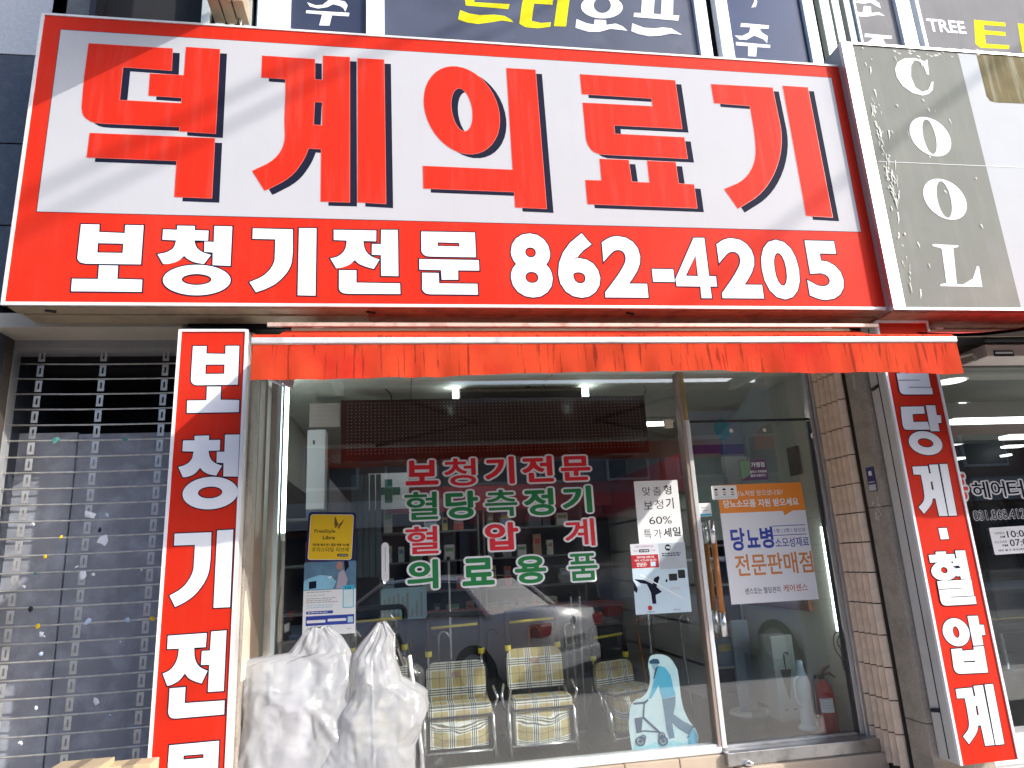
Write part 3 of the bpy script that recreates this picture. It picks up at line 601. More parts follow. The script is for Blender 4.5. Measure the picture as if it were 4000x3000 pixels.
mb = MB(); mb.add([(xg0, YC-.002, czb+.015), (xg1, YC-.002, czb+.015), (xg1, YC-.002, czt-.01), (xg0, YC-.002, czt-.01)], [(0, 1, 2, 3)], CG); mb.build('grey_face', T)
mb = MB(); mb.add([(xg1, YC-.002, czb+.015), (7.5, YC-.002, czb+.015), (7.5, YC-.002, czt-.01), (xg1, YC-.002, czt-.01)], [(0, 1, 2, 3)], CW); mb.build('white_face', T)
mb = MB(); mb.box(cx0-.004, cx0+.085, YC-.012, YC+.02, czb, czt+.004, ALU, .003); mb.box(cx0+.085, 7.5, YC-.012, YC+.02, czt-.012, czt+.004, ALU); mb.box(cx0+.085, 7.5, YC-.012, YC+.02, czb, czb+.016, ALU); mb.build('edge_trim', T)
mb = MB(); mb.box(cx0+.01, 7.5, YC+.022, -.6, czb-.008, czb+.008, RUST); mb.build('rusted_underside', T)
K8 = .7834
for nm, Ls in (('C', [[(1303, 297), (1312, 375), (1301, 372), (1285, 332), (1258, 305), (1238, 302), (1222, 330), (1222, 385), (1243, 436), (1278, 460), (1308, 450), (1325, 410), (1334, 408), (1330, 450), (1310, 470), (1280, 478), (1230, 465), (1180, 430), (1150, 385), (1142, 345), (1155, 312), (1190, 293), (1240, 291), (1290, 308)]]),
   ('O', [ell(1318, 683, (103, 22), (14, 96)), ell(1314, 684, (32, 6), (16, 86))]), ('O', [ell(1391, 995, (108, 22), (14, 100)), ell(1387, 996, (35, 6), (16, 91))]),
   ('L', [[(1328, 1218), (1458, 1225), (1456, 1233), (1432, 1238), (1450, 1418), (1480, 1420), (1530, 1390), (1550, 1328), (1560, 1328), (1577, 1432), (1368, 1428), (1368, 1418), (1398, 1412), (1374, 1240), (1330, 1228)]])):
    mb = MB(); mb.fill([[(P(2600+a*K8, b*K8, YC).x, P(2600+a*K8, b*K8, YC).z) for a, b in L] for L in Ls], lambda a, b: (a, YC-.004, b), LWHITE); mb.build('letter', T)
# torn film with the old picture behind it, scratches
mb = MB(); OLD = M('old_brown_film', (.16, .135, .07), .8, var=.5, scale=6, streak=.55, scol=(.5, .5, .42), spec=.05)
mb.fill([[(P(2600+a*K8, b*K8, YC).x, P(2600+a*K8, b*K8, YC).z) for a, b in [(1548, 268), (1620, 272), (2300, 330), (2300, 540), (1650, 512), (1618, 505), (1600, 480)]]], lambda a, b: (a, YC-.0034, b), OLD); mb.build('torn_picture', T)
mb = MB(); rnd = random.Random(4)
for i in range(120):
    py = rnd.choice((rnd.uniform(230, 1500), rnd.gauss(620, 70), rnd.gauss(900, 90))); px = 962+ (py-230)*.2+abs(rnd.gauss(0, 26))+(rnd.random() > .85)*rnd.uniform(0, 420); q = P(2600+px*K8, py*K8, YC); a = rnd.uniform(-1.9, -1.2); ln = rnd.uniform(.01, .11)*rnd.random()+.01; wd = rnd.uniform(.002, .009)
    d = Vector((math.cos(a), 0, math.sin(a))); n_ = Vector((-d.z, 0, d.x))*wd
    mb.add([Vector((q.x, YC-.0036-.00005*i, q.z))+v for v in (-n_, d*ln*.5-n_*.3, d*ln, d*ln*.5+n_*.9, n_*.4)], [(0, 1, 2, 3, 4)], M('scratch', (.55, .55, .48), .6))
for i in range(26):
    q = P(2600+rnd.uniform(1120, 1560)*K8, (235+rnd.uniform(0, 40))*K8+rnd.uniform(0, 12), YC); wd = rnd.uniform(.008, .02)
    mb.add([(q.x, YC-.0036-.00005*i, q.z), (q.x+wd*2, YC-.0036-.00005*i, q.z-wd*.5), (q.x+wd, YC-.0036-.00005*i, q.z-wd)], [(0, 1, 2)], MATS['scratch'])
mb.build('scratches', T)['kind'] = 'stuff'
mb = MB(); q = P(2600+1060*K8, 808*K8, YC); q2 = P(2600+1787*K8, 858*K8, YC); mb.add([(q.x, YC-.0045, q.z), (7.4, YC-.0045, q.z), (7.4, YC-.0045, q.z+.004), (q.x, YC-.0045, q.z+.004)], [(0, 1, 2, 3)], GREY); mb.build('panel_seam', T)
# ------------------------------------------------------------------ awnings
def awning(label, x0, x1, yf, zb, zt, ya, za, mat, cat='awning'):
    t = thing('awning', label, cat, ((x0+x1)/2, yf, zb), 'retractable red awnings over the shop fronts')
    h = zt-zb; zv = zb+h*.78
    # valance with gentle ripples
    N = int((x1-x0)/.03); mb = MB(); vs = []; rows_ = 7
    for j in range(rows_):
        v = j/(rows_-1)
        for i in range(N+1):
            x = x0+(x1-x0)*i/N
            sag = (.014*math.cos(2*math.pi*i/N)+.010*noise.noise(Vector((x*2.2, 7, 0))))*(1-v)
            rp = (noise.noise(Vector((x*3, 0, 3)))*.03+.008*noise.noise(Vector((x*14, 1, 0)))+.006*math.sin(x*31+5*noise.noise(Vector((x*2, 1, 0)))))*(1-v)
            vs.append((x, yf-.004+rp, zb+(zv-zb)*v-sag))
    fs = [(j*(N+1)+i, j*(N+1)+i+1, (j+1)*(N+1)+i+1, (j+1)*(N+1)+i) for j in range(rows_-1) for i in range(N)]
    mb.add(vs, fs, mat); mb.build('valance', t, smooth=True)
    mb = MB(); N2 = 40; vs = []
    for j in range(6):
        v = j/5
        for i in range(N2+1):
            x = x0+.01+(x1-x0-.02)*i/N2; vs.append((x, yf+.03+(ya-yf-.03)*v, zt+.004+(za-zt)*v-.03*math.sin(math.pi*v)))
    mb.add(vs, [(j*(N2+1)+i, j*(N2+1)+i+1, (j+1)*(N2+1)+i+1, (j+1)*(N2+1)+i) for j in range(5) for i in range(N2)], mat); mb.build('canopy', t, smooth=True)
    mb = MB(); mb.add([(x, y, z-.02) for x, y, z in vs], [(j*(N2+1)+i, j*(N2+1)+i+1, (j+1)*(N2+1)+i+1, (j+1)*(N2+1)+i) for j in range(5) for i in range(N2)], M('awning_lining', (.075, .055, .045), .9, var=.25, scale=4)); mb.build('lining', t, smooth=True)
    mb = MB(); mb.box(x0-.004, x1+.004, yf-.012, yf+.045, zv+.003, zt-.010, M('awning_bar', (.66, .65, .63), .38, .3, var=.08, dirt=.5, dcol=(.3, .27, .22), dscale=8), .006); mb.build('front_bar', t)
    mb = MB(); mb.path([(x0, yf+.02, zt), (x1, yf+.02, zt)], .013, mat, 10); mb.build('cloth_roll', t)
    mb = MB(); mb.path([(x0+.05, ya+.02, za), (x1-.05, ya+.02, za)], .03, TANMETAL, 12); mb.build('roller_tube', t)
    for xa, s in ((x0+.55, 1), (x1-.55, -1)):
        mb = MB(); el = (xa+s*.75, (yf+ya)/2, (zt+za)/2-.06); mb.path([(xa, ya+.02, za-.05), el], .018, DARKM, 8); mb.path([el, (xa-s*.1, yf+.04, zt-.03)], .016, DARKM, 8); mb.lathe([(.026, -.03), (.026, .03)], el, DARKM, 10); mb.build('folding_arm', t)
    for xa in (x0+.2, x1-.2):
        mb = MB(); mb.box(xa-.03, xa+.03, ya, -.2, za-.04, za+.04, WMETAL, .005); mb.build('wall_bracket', t)
    return t
awA = awning('orange red fabric awning with long fringe stretched over the shop window and door', -.69, 2.99, -1.5, 2.372, 2.575, -.72, 2.865, ORANGE_CLOTH)
awning('darker red awning of the hair salon, partly hidden behind the orange one', 3.42, 7.4, -1.62, 2.45, 2.60, -.72, 2.86, M('red_cloth', (.55, .03, .03), .75, var=.15, dirt=.3))
# loose rail under the big sign and shop-side corner bracket of the awning
a, b = P(1045, 1270, -.80), P(3430, 1282, -.80)
mb = MB(); N = 12
mb.box(a.x, b.x, -.815, -.795, a.z-.012, a.z+.012, M('flaking_rail', (.55, .42, .34), .5, .2, var=.2, dirt=.7, dcol=(.25, .1, .06), dscale=14), .003); tag(mb.build('awning_rail'), 'flaking pinkish rail running between the red sign and the awning', 'rail')
q = P(1112, 1482, -1.30)
t = thing('awning_bracket', 'pale plastic end bracket under the left end of the awning', 'bracket', (q.x, -1.30, q.z))
mb = MB(); mb.prism([(q.x-.045, q.z+.03), (q.x+.05, q.z+.03), (q.x+.035, q.z-.045), (q.x-.0, q.z-.03)], lambda u, v: (u, -1.32, v), lambda u, v: (u, -1.28, v), M('pinkish_plastic', (.6, .48, .45), .5, dirt=.3)); mb.build('body', t)
mb = MB(); mb.path([(q.x-.09, -1.3, q.z+.01), (q.x, -1.3, q.z-.035)], .006, LWHITE, 6); mb.build('rod', t)
# tan box beam above the shutter, dark tray beside it
zt, zb_ = PZ(300, 1244, -.5), PZ(300, 1288, -.5)
mb = MB(); mb.box(sx0-.02, -1.30, -.54, -.24, zb_, zt+.02, M('cream_box', (.46, .41, .33), .6, var=.1, dirt=.45, dcol=(.25, .2, .15)), .006); tag(mb.build('shutter_box'), 'cream metal box that holds the rolled up shutter under the sign', 'shutter box')
mb = MB(); mb.box(-1.295, -.2, -.45, -.2, zb_+.02, zt+.02, DARKM, .004); tag(mb.build('cable_tray'), 'dark metal tray between the sign and the top of the left red board', 'tray')

# ------------------------------------------------------------------ grille shutter on the left
sx1 = -1.20
G = thing('grille_shutter', 'closed roll-down grille of thin steel rods with scraps of tape and paper on it', 'shutter', (-1.7, YG, 0))
RODM = M('worn_rod', (.62, .60, .55), .4, .7, var=.2, dirt=.5, dcol=(.18, .14, .1), dscale=12)
LINK = M('link_plate', (.66, .66, .63), .4, .6, var=.15, dirt=.5, dcol=(.25, .18, .12), dscale=10)
ztop = PZ(300, 1306, YG); pitch = .0965; nb = 31
mb = MB(); mb.path([(sx0+(sx1-sx0)*i/6, YG, 0-.006*math.sin(math.pi*i/6)) for i in range(7)], .0055, RODM, 6); rod = mb.build('rod', G, smooth=True)
rod.location = (0, 0, 0)
def link_plate():
    mb = MB(); w_, h, sw, sh = .019, .036, .0055, .017
    o = [(-w_, -h), (w_, -h), (w_, -h*.2), (w_*.93, 0), (w_, h*.2), (w_, h), (-w_, h)]
    hole = [(-sw, -sh), (0, -sh-.005), (sw, -sh), (sw, sh), (0, sh+.005), (-sw, sh)]
    for dy in (0, .003): mb.fill([[(-1.7+a, b) for a, b in o], [(-1.7+a, b) for a, b in hole]], lambda a, b: (a, YG-.008+dy, b), LINK)
    L = [(-1.7+a, b) for a, b in o]; mb.add([(a, YG-.008, b) for a, b in L]+[(a, YG-.005, b) for a, b in L], [(i, (i+1) % 7, 7+(i+1) % 7, 7+i) for i in range(7)], LINK)
    return mb.build('link_plate', G)
lp = link_plate(); cols = [PX(80, 2100, YG), PX(338, 2100, YG), PX(597, 2100, YG)]
rnd = random.Random(3)
for i in range(nb):
    z = ztop-i*pitch
    if i: inst(rod, 'rod', (0, 0, z+rnd.uniform(-.002, .002)), G, rot=(0, rnd.uniform(-.002, .004), 0))
    else: rod.location = (0, 0, z)
    for j, cx in enumerate(cols):
        if i == 0 and j == 0: lp.location = (cx+1.7, 0, z-pitch/2); continue
        inst(lp, 'link_plate', (cx+1.7+rnd.uniform(-.001, .001), 0, z-pitch/2), G)
mb = MB(); mb.box(sx0-.035, sx0+.01, YG-.05, YG+.03, 0, 2.92, M('guide_rail', (.68, .69, .7), .35, .6, var=.1, dirt=.3), .004); mb.build('guide_rail', G)
mb = MB(); mb.box(sx1-.01, sx1+.02, YG-.05, YG+.03, 0, 2.75, DARKM); mb.build('guide_rail', G)
SCR = [LWHITE, YEL, LWHITE, M('teal_scrap', (.08, .25, .22), .6), LWHITE, M('pale_scrap', (.5, .6, .75), .6), BLACK]
scr = [(222, 1718, .03, 3), (300, 1730, .014, 6), (488, 1716, .022, 3), (130, 2047, .016, 0), (350, 2010, .05, 0), (420, 2012, .02, 5), (238, 2100, .018, 1), (176, 2175, .02, 1), (140, 2240, .015, 3), (93, 2290, .018, 0), (325, 2250, .04, 0), (300, 2215, .02, 0), (366, 2245, .016, 0), (118, 2380, .018, 6), (500, 2422, .02, 5), (595, 2416, .02, 1),
       (150, 2445, .018, 1), (160, 2480, .022, 0), (172, 2485, .014, 0), (345, 2430, .03, 5), (472, 2506, .008, 0), (376, 2738, .03, 0), (140, 2765, .016, 0), (430, 2792, .01, 5), (82, 2903, .018, 0), (400, 2110, .045, 0), (390, 2070, .02, 6), (160, 2555, .018, 5), (553, 2225, .01, 0)]
for k, (px, py, s, c) in enumerate(scr):
    q = P(px, py, YG-.012); n_ = rnd.choice((5, 6, 7)); pts = []
    el = rnd.uniform(.5, 1.0); a0 = rnd.uniform(0, 3)
    for i in range(n_):
        a = 2*math.pi*i/n_; r = s*rnd.uniform(.45, 1.05); u, v = r*math.cos(a), r*el*math.sin(a); pts.append((q.x+u*math.cos(a0)-v*math.sin(a0), q.z+u*math.sin(a0)+v*math.cos(a0)))
    mb = MB(); vs = [(u, YG-.012-rnd.uniform(0, .006), v) for u, v in pts]+[(q.x, YG-.018, q.z)]
    mb.add(vs, [(i, (i+1) % n_, n_) for i in range(n_)], SCR[c]); mb.build('scrap', G)
# what stands behind the grille
BM = M('stained_board', (.27, .28, .32), .55, var=.3, scale=4, dirt=.75, dcol=(.46, .49, .56), dscale=5.5, streak=.3, scol=(.14, .16, .2))
zb_top = PZ(400, 1690, .05)
for i, (a, b) in enumerate(((-2.95, -2.06), (-2.055, -1.50), (-1.495, -1.0))):
    mb = MB(); mb.box(a, b, .02+.01*i, .06, 0, zb_top-.01*i, BM, .003); tag(mb.build('steel_panel'), ['left', 'middle', 'right'][i]+'most stained blue grey steel panel behind the grille shutter', 'panel')
mb = MB(); mb.box(-2.9, -1.0, .5, .6, 0, 2.9, M('void', (.01, .01, .012), .9)); mb.box(-2.9, -1.2, .02, .6, 2.86, 3.05, MATS['void']); mb.build('dark_room', B)
mb = MB(); mb.box(-2.9, -1.25, -.12, .1, 2.90, 3.2, MATS['void']); mb.build('soffit', B)
mb = MB(); mb.box(-2.9, sx0-.04, -.37, .6, 0, 2.95, GRAN_SHADE); mb.build('side_wall', B)
# cardboard boxes in front
CARD = M('cardboard', (.52, .40, .24), .8, var=.08, scale=8, dirt=.2, dcol=(.4, .28, .15))
q = P(185, 3000, -1.0); zt = PZ(400, 2975, -.95)
for nm, (a, b, y0, y1, z, lb) in enumerate(((PX(172, 2990, -1.0), PX(388, 2990, -1.0), -1.0, -.82, PZ(300, 3004, -1.0), 'left and nearer of two cardboard boxes standing in front of the shutter'), (PX(392, 2990, -.95), PX(575, 2990, -.95), -.9, -.78, PZ(500, 2990, -.9), 'right cardboard box in front of the shutter, against the red board'))):
    t = thing('cardboard_box', lb, 'box', ((a+b)/2, y0, 0)); mb = MB(); mb.box(a, b, y0, y1, 0, z, CARD, .004); mb.build('carton', t); mb = MB(); mb.box((a+b)/2-.025, (a+b)/2+.025, y0-.001, y1+.001, z-.05, z+.001, TANMETAL); mb.build('tape', t)
mb = MB(); mb.box(-9, -2.91, -.37, .6, 0, 3, GRAN_SHADE); mb.build('side_block', B)

# ------------------------------------------------------------------ shop window and glass door (plane Y=0)
Wd = thing('shop_window', 'large fixed shop window with white sill, covered with Korean vinyl lettering', 'window', (.6, 0, .24))
WX0, WX1, ZS, ZT = -.815, 2.0, .285, 2.86
WF = M('white_aluminium', (.74, .75, .76), .3, .25, var=.05, dirt=.25, dcol=(.4, .36, .3), dscale=10)
mb = MB(); mb.box(WX0, WX1+.0, -.055, .05, .236, ZS-.012, WF, .004); mb.box(WX0, WX1, -.035, .03, ZS-.012, ZS, WF, .003); mb.build('sill', Wd)
mb = MB(); mb.box(WX0-.05, WX0-.012, -.04, .04, .236, ZT, M('frame_cream', (.55, .5, .42), .4, .3, dirt=.4), .004); mb.box(WX0-.012, WX0+.012, -.02, .03, ZS, ZT, M('frame_pale_blue', (.62, .74, .74), .3, .2, var=.08), .003); mb.build('jamb_frame', Wd)
mb = MB(); mb.box(WX0+.012, WX1-.02, -.004, .004, ZS, ZT, GLASS); mb.build('pane', Wd)
# centre post
Db = thing('glass_door', 'frameless glass door with steel edge frame, wooden bar handles and a white and orange poster', 'door', (2.5, 0, .26))
mb = MB(); mb.box(WX1-.018, WX1+.006, -.045, .045, .26, ZT, M('post_brown', (.42, .33, .28), .4, .5, var=.15, dirt=.4), .004); mb.box(WX1+.007, WX1+.040, -.05, .045, .262, 2.42, WF, .005); mb.build('post', Db)
mb = MB(); mb.box(WX1+.007, WX1+.035, -.045, .045, 2.425, ZT, M('gold_post', (.45, .33, .14), .4, .5), .004); mb.build('upper_post', Db)
DX0, DX1 = WX1+.05, 3.03
mb = MB(); mb.box(DX0, DX1-.03, -.012, -.002, .268, 2.40, GLASS); mb.build('pane', Db)
mb = MB(); mb.box(WX1+.045, DX1-.01, -.004, .004, 2.425, ZT, GLASS); mb.build('transom_pane', Db)
mb = MB(); mb.box(WX1+.042, DX1, -.014, .014, 2.408, 2.422, DARKM); mb.build('top_rail', Db)
mb = MB(); mb.box(DX1-.03, DX1-.002, -.03, .03, .26, ZT, ALU, .004); mb.box(DX1-.055, DX1-.034, -.016, -.0, .27, 2.40, M('dark_seal', (.06, .065, .07), .3, .3)); mb.box(DX1, DX1+.04, -.05, .05, .24, ZT, ALU, .004); mb.build('side_frame', Db)
mb = MB(); mb.box(DX0, DX1-.05, -.02, .006, .262, .270, ALU); mb.build('bottom_rail', Db)
for (pa, ya) in ((2610, -.01), (2684, -.02)):
    q = P(pa, 1655 if pa < 2650 else 1682, ya); mb = MB()
    if pa < 2650: mb.box(q.x-.033, q.x+.033, -.02, -.005, q.z-.033, q.z+.033, M('cream_tag', (.6, .55, .4), .5), .006)
    else: mb.box(q.x-.018, q.x+.02, -.03, -.013, q.z-.055, q.z+.055, BLACK, .012); mb.box(q.x-.010, q.x+.012, -.034, -.03, q.z-.045, q.z-.008, CHROME); mb.box(q.x-.010, q.x+.012, -.034, -.03, q.z+.008, q.z+.04, CHROME)
    mb.build('hinge_tag' if pa < 2650 else 'door_switch', Db)
for px, py in ((2856, 1682), (2986, 1680)):
    q = P(px, py, -.014); mb = MB(); mb.box(q.x-.012, q.x+.012, -.016, -.0125, q.z-.013, q.z+.013, M('cream_square', (.7, .66, .5), .5)); mb.build('sticker', Db)
for px in (3172, 3206):
    q = P(px, 1703, -.03); mb = MB(); mb.box(q.x-.008, q.x+.008, -.045, -.02, q.z-.022, q.z+.022, CHROME, .006); mb.build('hinge', Db)
# two bar handles (outer and inner)
for dx, yy, lb in ((2778, -.075, 'outer handle, lit bright orange brown'), (2748, .06, 'inner handle seen through the glass, darker brown')):
    top = P(dx, 2032 if yy < 0 else 2038, yy); mid0 = P(dx+12, 2128, yy); bot = P(2832 if yy < 0 else 2800, 2486 if yy < 0 else 2472, yy); x = (top.x+bot.x)/2
    zA, zB = top.z, bot.z; L = zA-zB; mb = MB(); mb.path([(x, yy, zA), (x, yy, zA-L*.205)], .021, CHROME, 14); mb.path([(x, yy, zB), (x, yy, zB+L*.20)], .021, CHROME, 14); 
    hd = MB(); hd.path([(x, yy, zA-L*.205), (x, yy, zB+L*.20)], .020, BROWN, 14); h = hd.build('handle', Db, smooth=True, label=lb)
    for zz_ in (zA-.06, zB+.06): mb.path([(x, yy, zz_), (x, 0, zz_)], .008, CHROME, 8)
    mb.build('handle_cap', h, smooth=True)

# ------------------------------------------------------------------ vinyl lettering on the window
def bold(mb, ch, xa, xb, za, zb_, y, r, m, ref, dy=.00004):
    """letter thickened by laying shifted copies, fitted so that the weight 'ref' fills the box"""
    v, f = glyph(ch, 0.); A0, B0, A1, B1 = bbox2(v); kx = (xb-xa)/(A1-A0+2*ref); kz = (zb_-za)/(B1-B0+2*ref); k = 0
    rings = [(r, 14)]+([(r*.6, 8)] if r > .05 else [])+[(0, 1)]
    for rr_, n_ in rings:
        for i in range(n_):
            a = 2*math.pi*(i+.5)/n_; dx, dz = rr_*math.cos(a), rr_*math.sin(a); yy = y-k*dy; k += 1
            mb.add([(xa+(p[0]-A0+ref+dx)*kx, yy, za+(p[1]-B0+ref+dz)*kz) for p in v], f, m)
def vinyl_row(label, chars, mat):
    bb = [c[1] for c in chars]; k = .3707
    t = thing('window_lettering', label, 'lettering', (P(1540+bb[0][0]*k, 1750+bb[0][3]*k, 0).x, -.004, P(1540+bb[0][0]*k, 1750+bb[0][3]*k, 0).z), 'rows of vinyl lettering on the shop window')
    for ch, (a, b, c, d) in chars:
        cxm, cym = (a+c)/2, (b+d)/2
        xa, xb = PX(1540+a*k, 1750+cym*k, 0), PX(1540+c*k, 1750+cym*k, 0); za, zb2 = PZ(1540+cxm*k, 1750+d*k, 0), PZ(1540+cxm*k, 1750+b*k, 0)
        wt = .016 if ch in '혈측품계청' else .034
        mb = MB(); bold(mb, ch, xa, xb, za, zb2, -.0046, wt+.058, LWHITE, wt); bold(mb, ch, xa, xb, za, zb2, -.0062, wt, mat, wt)
        mb.build('letter', t)
vinyl_row('top row of red vinyl letters with white outline on the window, five letters', [('보', (118, 130, 465, 392)), ('청', (525, 110, 860, 400)), ('기', (955, 92, 1265, 382)), ('전', (1345, 85, 1675, 362)), ('문', (1752, 85, 2065, 345))], VRED)
vinyl_row('second row of vinyl letters, green with white outline, five letters', [('혈', (108, 462, 460, 757)), ('당', (540, 452, 885, 745)), ('측', (955, 440, 1295, 722)), ('정', (1365, 425, 1680, 712)), ('기', (1768, 400, 2080, 685))], GREEN)
vinyl_row('third row of vinyl letters, three widely spaced red letters', [('혈', (118, 825, 465, 1117)), ('압', (955, 785, 1310, 1077)), ('계', (1795, 745, 2110, 1035))], VRED)
vinyl_row('bottom row of vinyl letters, four spaced green letters', [('의', (135, 1178, 465, 1487)), ('료', (715, 1160, 1055, 1447)), ('용', (1270, 1135, 1600, 1427)), ('품', (1830, 1110, 2140, 1397))], GREEN)

# ------------------------------------------------------------------ printed sheets
class Fr:
    """a flat sheet placed by its corners on a plane y; local u,v in 0..1 (v up)"""
    def __init__(s, TL, TR, BL, Y, y=None):
        tl, tr, bl = P(*TL, Y), P(*TR, Y), P(*BL, Y); s.o = bl; s.y = Y
        s.h = Vector((tl.x-bl.x, 0, tl.z-bl.z)); wv = Vector((tr.x-tl.x, 0, tr.z-tl.z)); s.hl = s.h.length
        hx = s.h.normalized(); px_ = Vector((hx.z, 0, -hx.x)); s.w = px_*wv.dot(px_); s.wl = s.w.length
    def f(s, d=0.): return lambda u, v: tuple(s.o+s.w*u+s.h*v+Vector((0, -d, 0)))
    def rect(s, mb, u0, v0, u1, v1, m, d): mb.fill([[(u0, v0), (u1, v0), (u1, v1), (u0, v1)]], s.f(d), m)
    def rrect(s, mb, u0, v0, u1, v1, r, m, d):
        ru, rv = r/s.wl, r/s.hl; L = []
        for cx, cy, a0 in ((u1-ru, v1-rv, 0), (u0+ru, v1-rv, 90), (u0+ru, v0+rv, 180), (u1-ru, v0+rv, 270)):
            for k in range(5): a = R(a0+k*22.5); L.append((cx+ru*math.cos(a), cy+rv*math.sin(a)))
        mb.fill([L], s.f(d), m)
    def poly(s, mb, L, m, d): mb.fill([L], s.f(d), m)
    def text(s, mb, body, u0, u1, v0, v1, m, d, off=0.): mb.text(body, u0, u1, v0, v1, s.f(d), m, off)
    def lines(s, mb, u0, u1, v0, v1, n, m, d, seed=0):
        rd = random.Random(seed); hh = (v1-v0)/n
        for i in range(n):
            v = v1-(i+1)*hh+hh*.25; u = u0; e = u1-(u1-u0)*rd.uniform(0, .25)
            while u < e:
                wd = min(rd.uniform(.02, .07), e-u)
                s.rect(mb, u, v, u+wd, v+hh*.5, m, d); u += wd+.012
    def sheet(s, mb, m, th=.0012, r=0.):
        a = [(0, 0), (1, 0), (1, 1), (0, 1)]; mb.prism(a, s.f(0), s.f(th), m)
GLY_Y = -.0045
# yellow sticker
F = Fr((1206, 2000), (1392, 1996), (1192, 2195), -.0045); t = thing('yellow_sticker', 'square yellow sticker with dark blue border and a butterfly, on the left of the window', 'sticker', tuple(F.o))
mb = MB(); F.rrect(mb, 0, 0, 1, 1, .02, M('deep_blue', (.012, .008, .09), .4), .0005); F.rrect(mb, .045, .04, .955, .955, .016, PAPER, .0009); mb.build('border', t)
mb = MB(); F.rrect(mb, .055, .05, .945, .945, .014, YEL, .0013); mb.build('panel', t)
mb = MB(); F.text(mb, 'FreeStyle', .15, .58, .56, .65, NAVY, .0017, .012); F.text(mb, 'Libre', .33, .58, .45, .52, NAVY, .0017, .02); F.text(mb, '개인용 체내 연속 혈당 측정 시스템', .13, .88, .315, .365, NAVY, .0017, .03); F.text(mb, '프리스타일 리브레', .12, .88, .20, .29, NAVY, .0017, .004)
F.rrect(mb, .65, .105, .88, .16, .006, BLACK, .0017); F.text(mb, '공식판매점', .68, .86, .118, .147, PAPER, .0021); mb.build('print', t)
mb = MB()
for k, L in enumerate(([(.64, .75), (.56, .92), (.55, .86), (.55, .75), (.59, .70)], [(.64, .75), (.60, .69), (.56, .68), (.57, .74)], [(.65, .75), (.76, .87), (.73, .80), (.70, .73), (.66, .71)], [(.65, .74), (.68, .70), (.65, .65), (.63, .69)])): F.poly(mb, L, M('butterfly_brown', (.16, .08, .02), .5), .0017+.0002*k)
mb.build('butterfly', t)
# brochure below
F = Fr((1189, 2198), (1392, 2192), (1180, 2485), -.0045); t = thing('brochure', 'tall brochure poster with photo on top, taped under the yellow sticker', 'poster', tuple(F.o))
mb = MB(); F.sheet(mb, PAPER, .0006); mb.build('paper', t)
mb = MB(); F.rect(mb, 0, .61, 1, 1, M('photo_blue', (.10, .20, .30), .4, var=.7, scale=14), .001)
for L, m_ in (([(.0, .62), (.55, .62), (.62, .72), (.5, .80), (.3, .82), (.1, .78), (0, .74)], M('photo_sky', (.25, .55, .72), .4, var=.25, scale=20)), ([(.62, .62), (.8, .62), (.84, .74), (.76, .88), (.66, .84)], M('photo_pink', (.42, .38, .45), .4, var=.2)), ([(.62, .9), (.72, .87), (.74, .97), (.66, 1), (.62, .97)], M('photo_skin', (.45, .22, .18), .4)), ([(.78, .85), (.86, .92), (.84, 1), (.76, 1)], NAVY), ([(.1, .63), (.24, .64), (.24, .74), (.1, .73)], NAVY), ([(.48, .76), (.54, .78), (.52, .80), (.46, .79)], PAPER)):
    F.poly(mb, L, m_, .0013+.0002*random.random())
mb.build('photo', t)
mb = MB(); F.lines(mb, .06, .55, .57, .60, 1, GREY, .001, 1); F.text(mb, '프리스타일 리브레', .06, .4, .525, .553, GREY, .001, .01); F.lines(mb, .06, .66, .43, .51, 3, GREY, .001, 3); F.lines(mb, .06, .6, .36, .42, 2, LBLUE, .001, 4)
F.rrect(mb, .06, .285, .57, .325, .006, BLUE, .001); F.lines(mb, .09, .54, .297, .315, 1, PAPER, .0013, 5); F.rect(mb, .06, .13, .97, .26, BLUE, .001); F.rrect(mb, .08, .165, .43, .205, .004, PAPER, .0013); F.rrect(mb, .47, .175, .82, .212, .004, PAPER, .0013); F.rect(mb, .85, .15, .95, .23, LBLUE, .0013)
F.rrect(mb, .75, .35, .96, .66, .006, CYAN, .0016); F.rrect(mb, .765, .36, .945, .60, .004, M('phone_white', (.65, .8, .82), .4), .0019); F.text(mb, '112', .80, .9, .61, .64, NAVY, .0021, .03); F.lines(mb, .84, .95, .06, .08, 1, GREY, .001, 6); mb.build('print', t)
# thermometer plate
a, b = P(1480, 2120, -.0045), P(1530, 2272, -.0045); t = thing('thermometer_plate', 'small white rounded thermometer plate stuck on the window glass', 'thermometer', (a.x, -.0045, b.z))
cx = (PX(1505, 2190, 0)); hw = .024; L = [(cx+hw*math.cos(R(k*20)), a.z-hw+hw*math.sin(R(k*20))) for k in range(10)]+[(cx-hw*math.cos(R(k*20)), b.z+hw-hw*math.sin(R(k*20))) for k in range(10)]
mb = MB(); mb.prism(L, lambda u, v: (u, -.0048, v), lambda u, v: (u, -.008, v), LWHITE); mb.build('plate', t)
mb = MB(); mb.add([(cx-.0012, -.0083, b.z+.06), (cx+.0012, -.0083, b.z+.06), (cx+.0012, -.0083, a.z-.03), (cx-.0012, -.0083, a.z-.03)], [(0, 1, 2, 3)], NAVY); mb.fill([ell(cx, b.z+.035, (.012, 0), (0, .012), 16), ell(cx, b.z+.035, (.009, 0), (0, .009), 16)], lambda u, v: (u, -.0083, v), GREY); mb.build('scale', t)
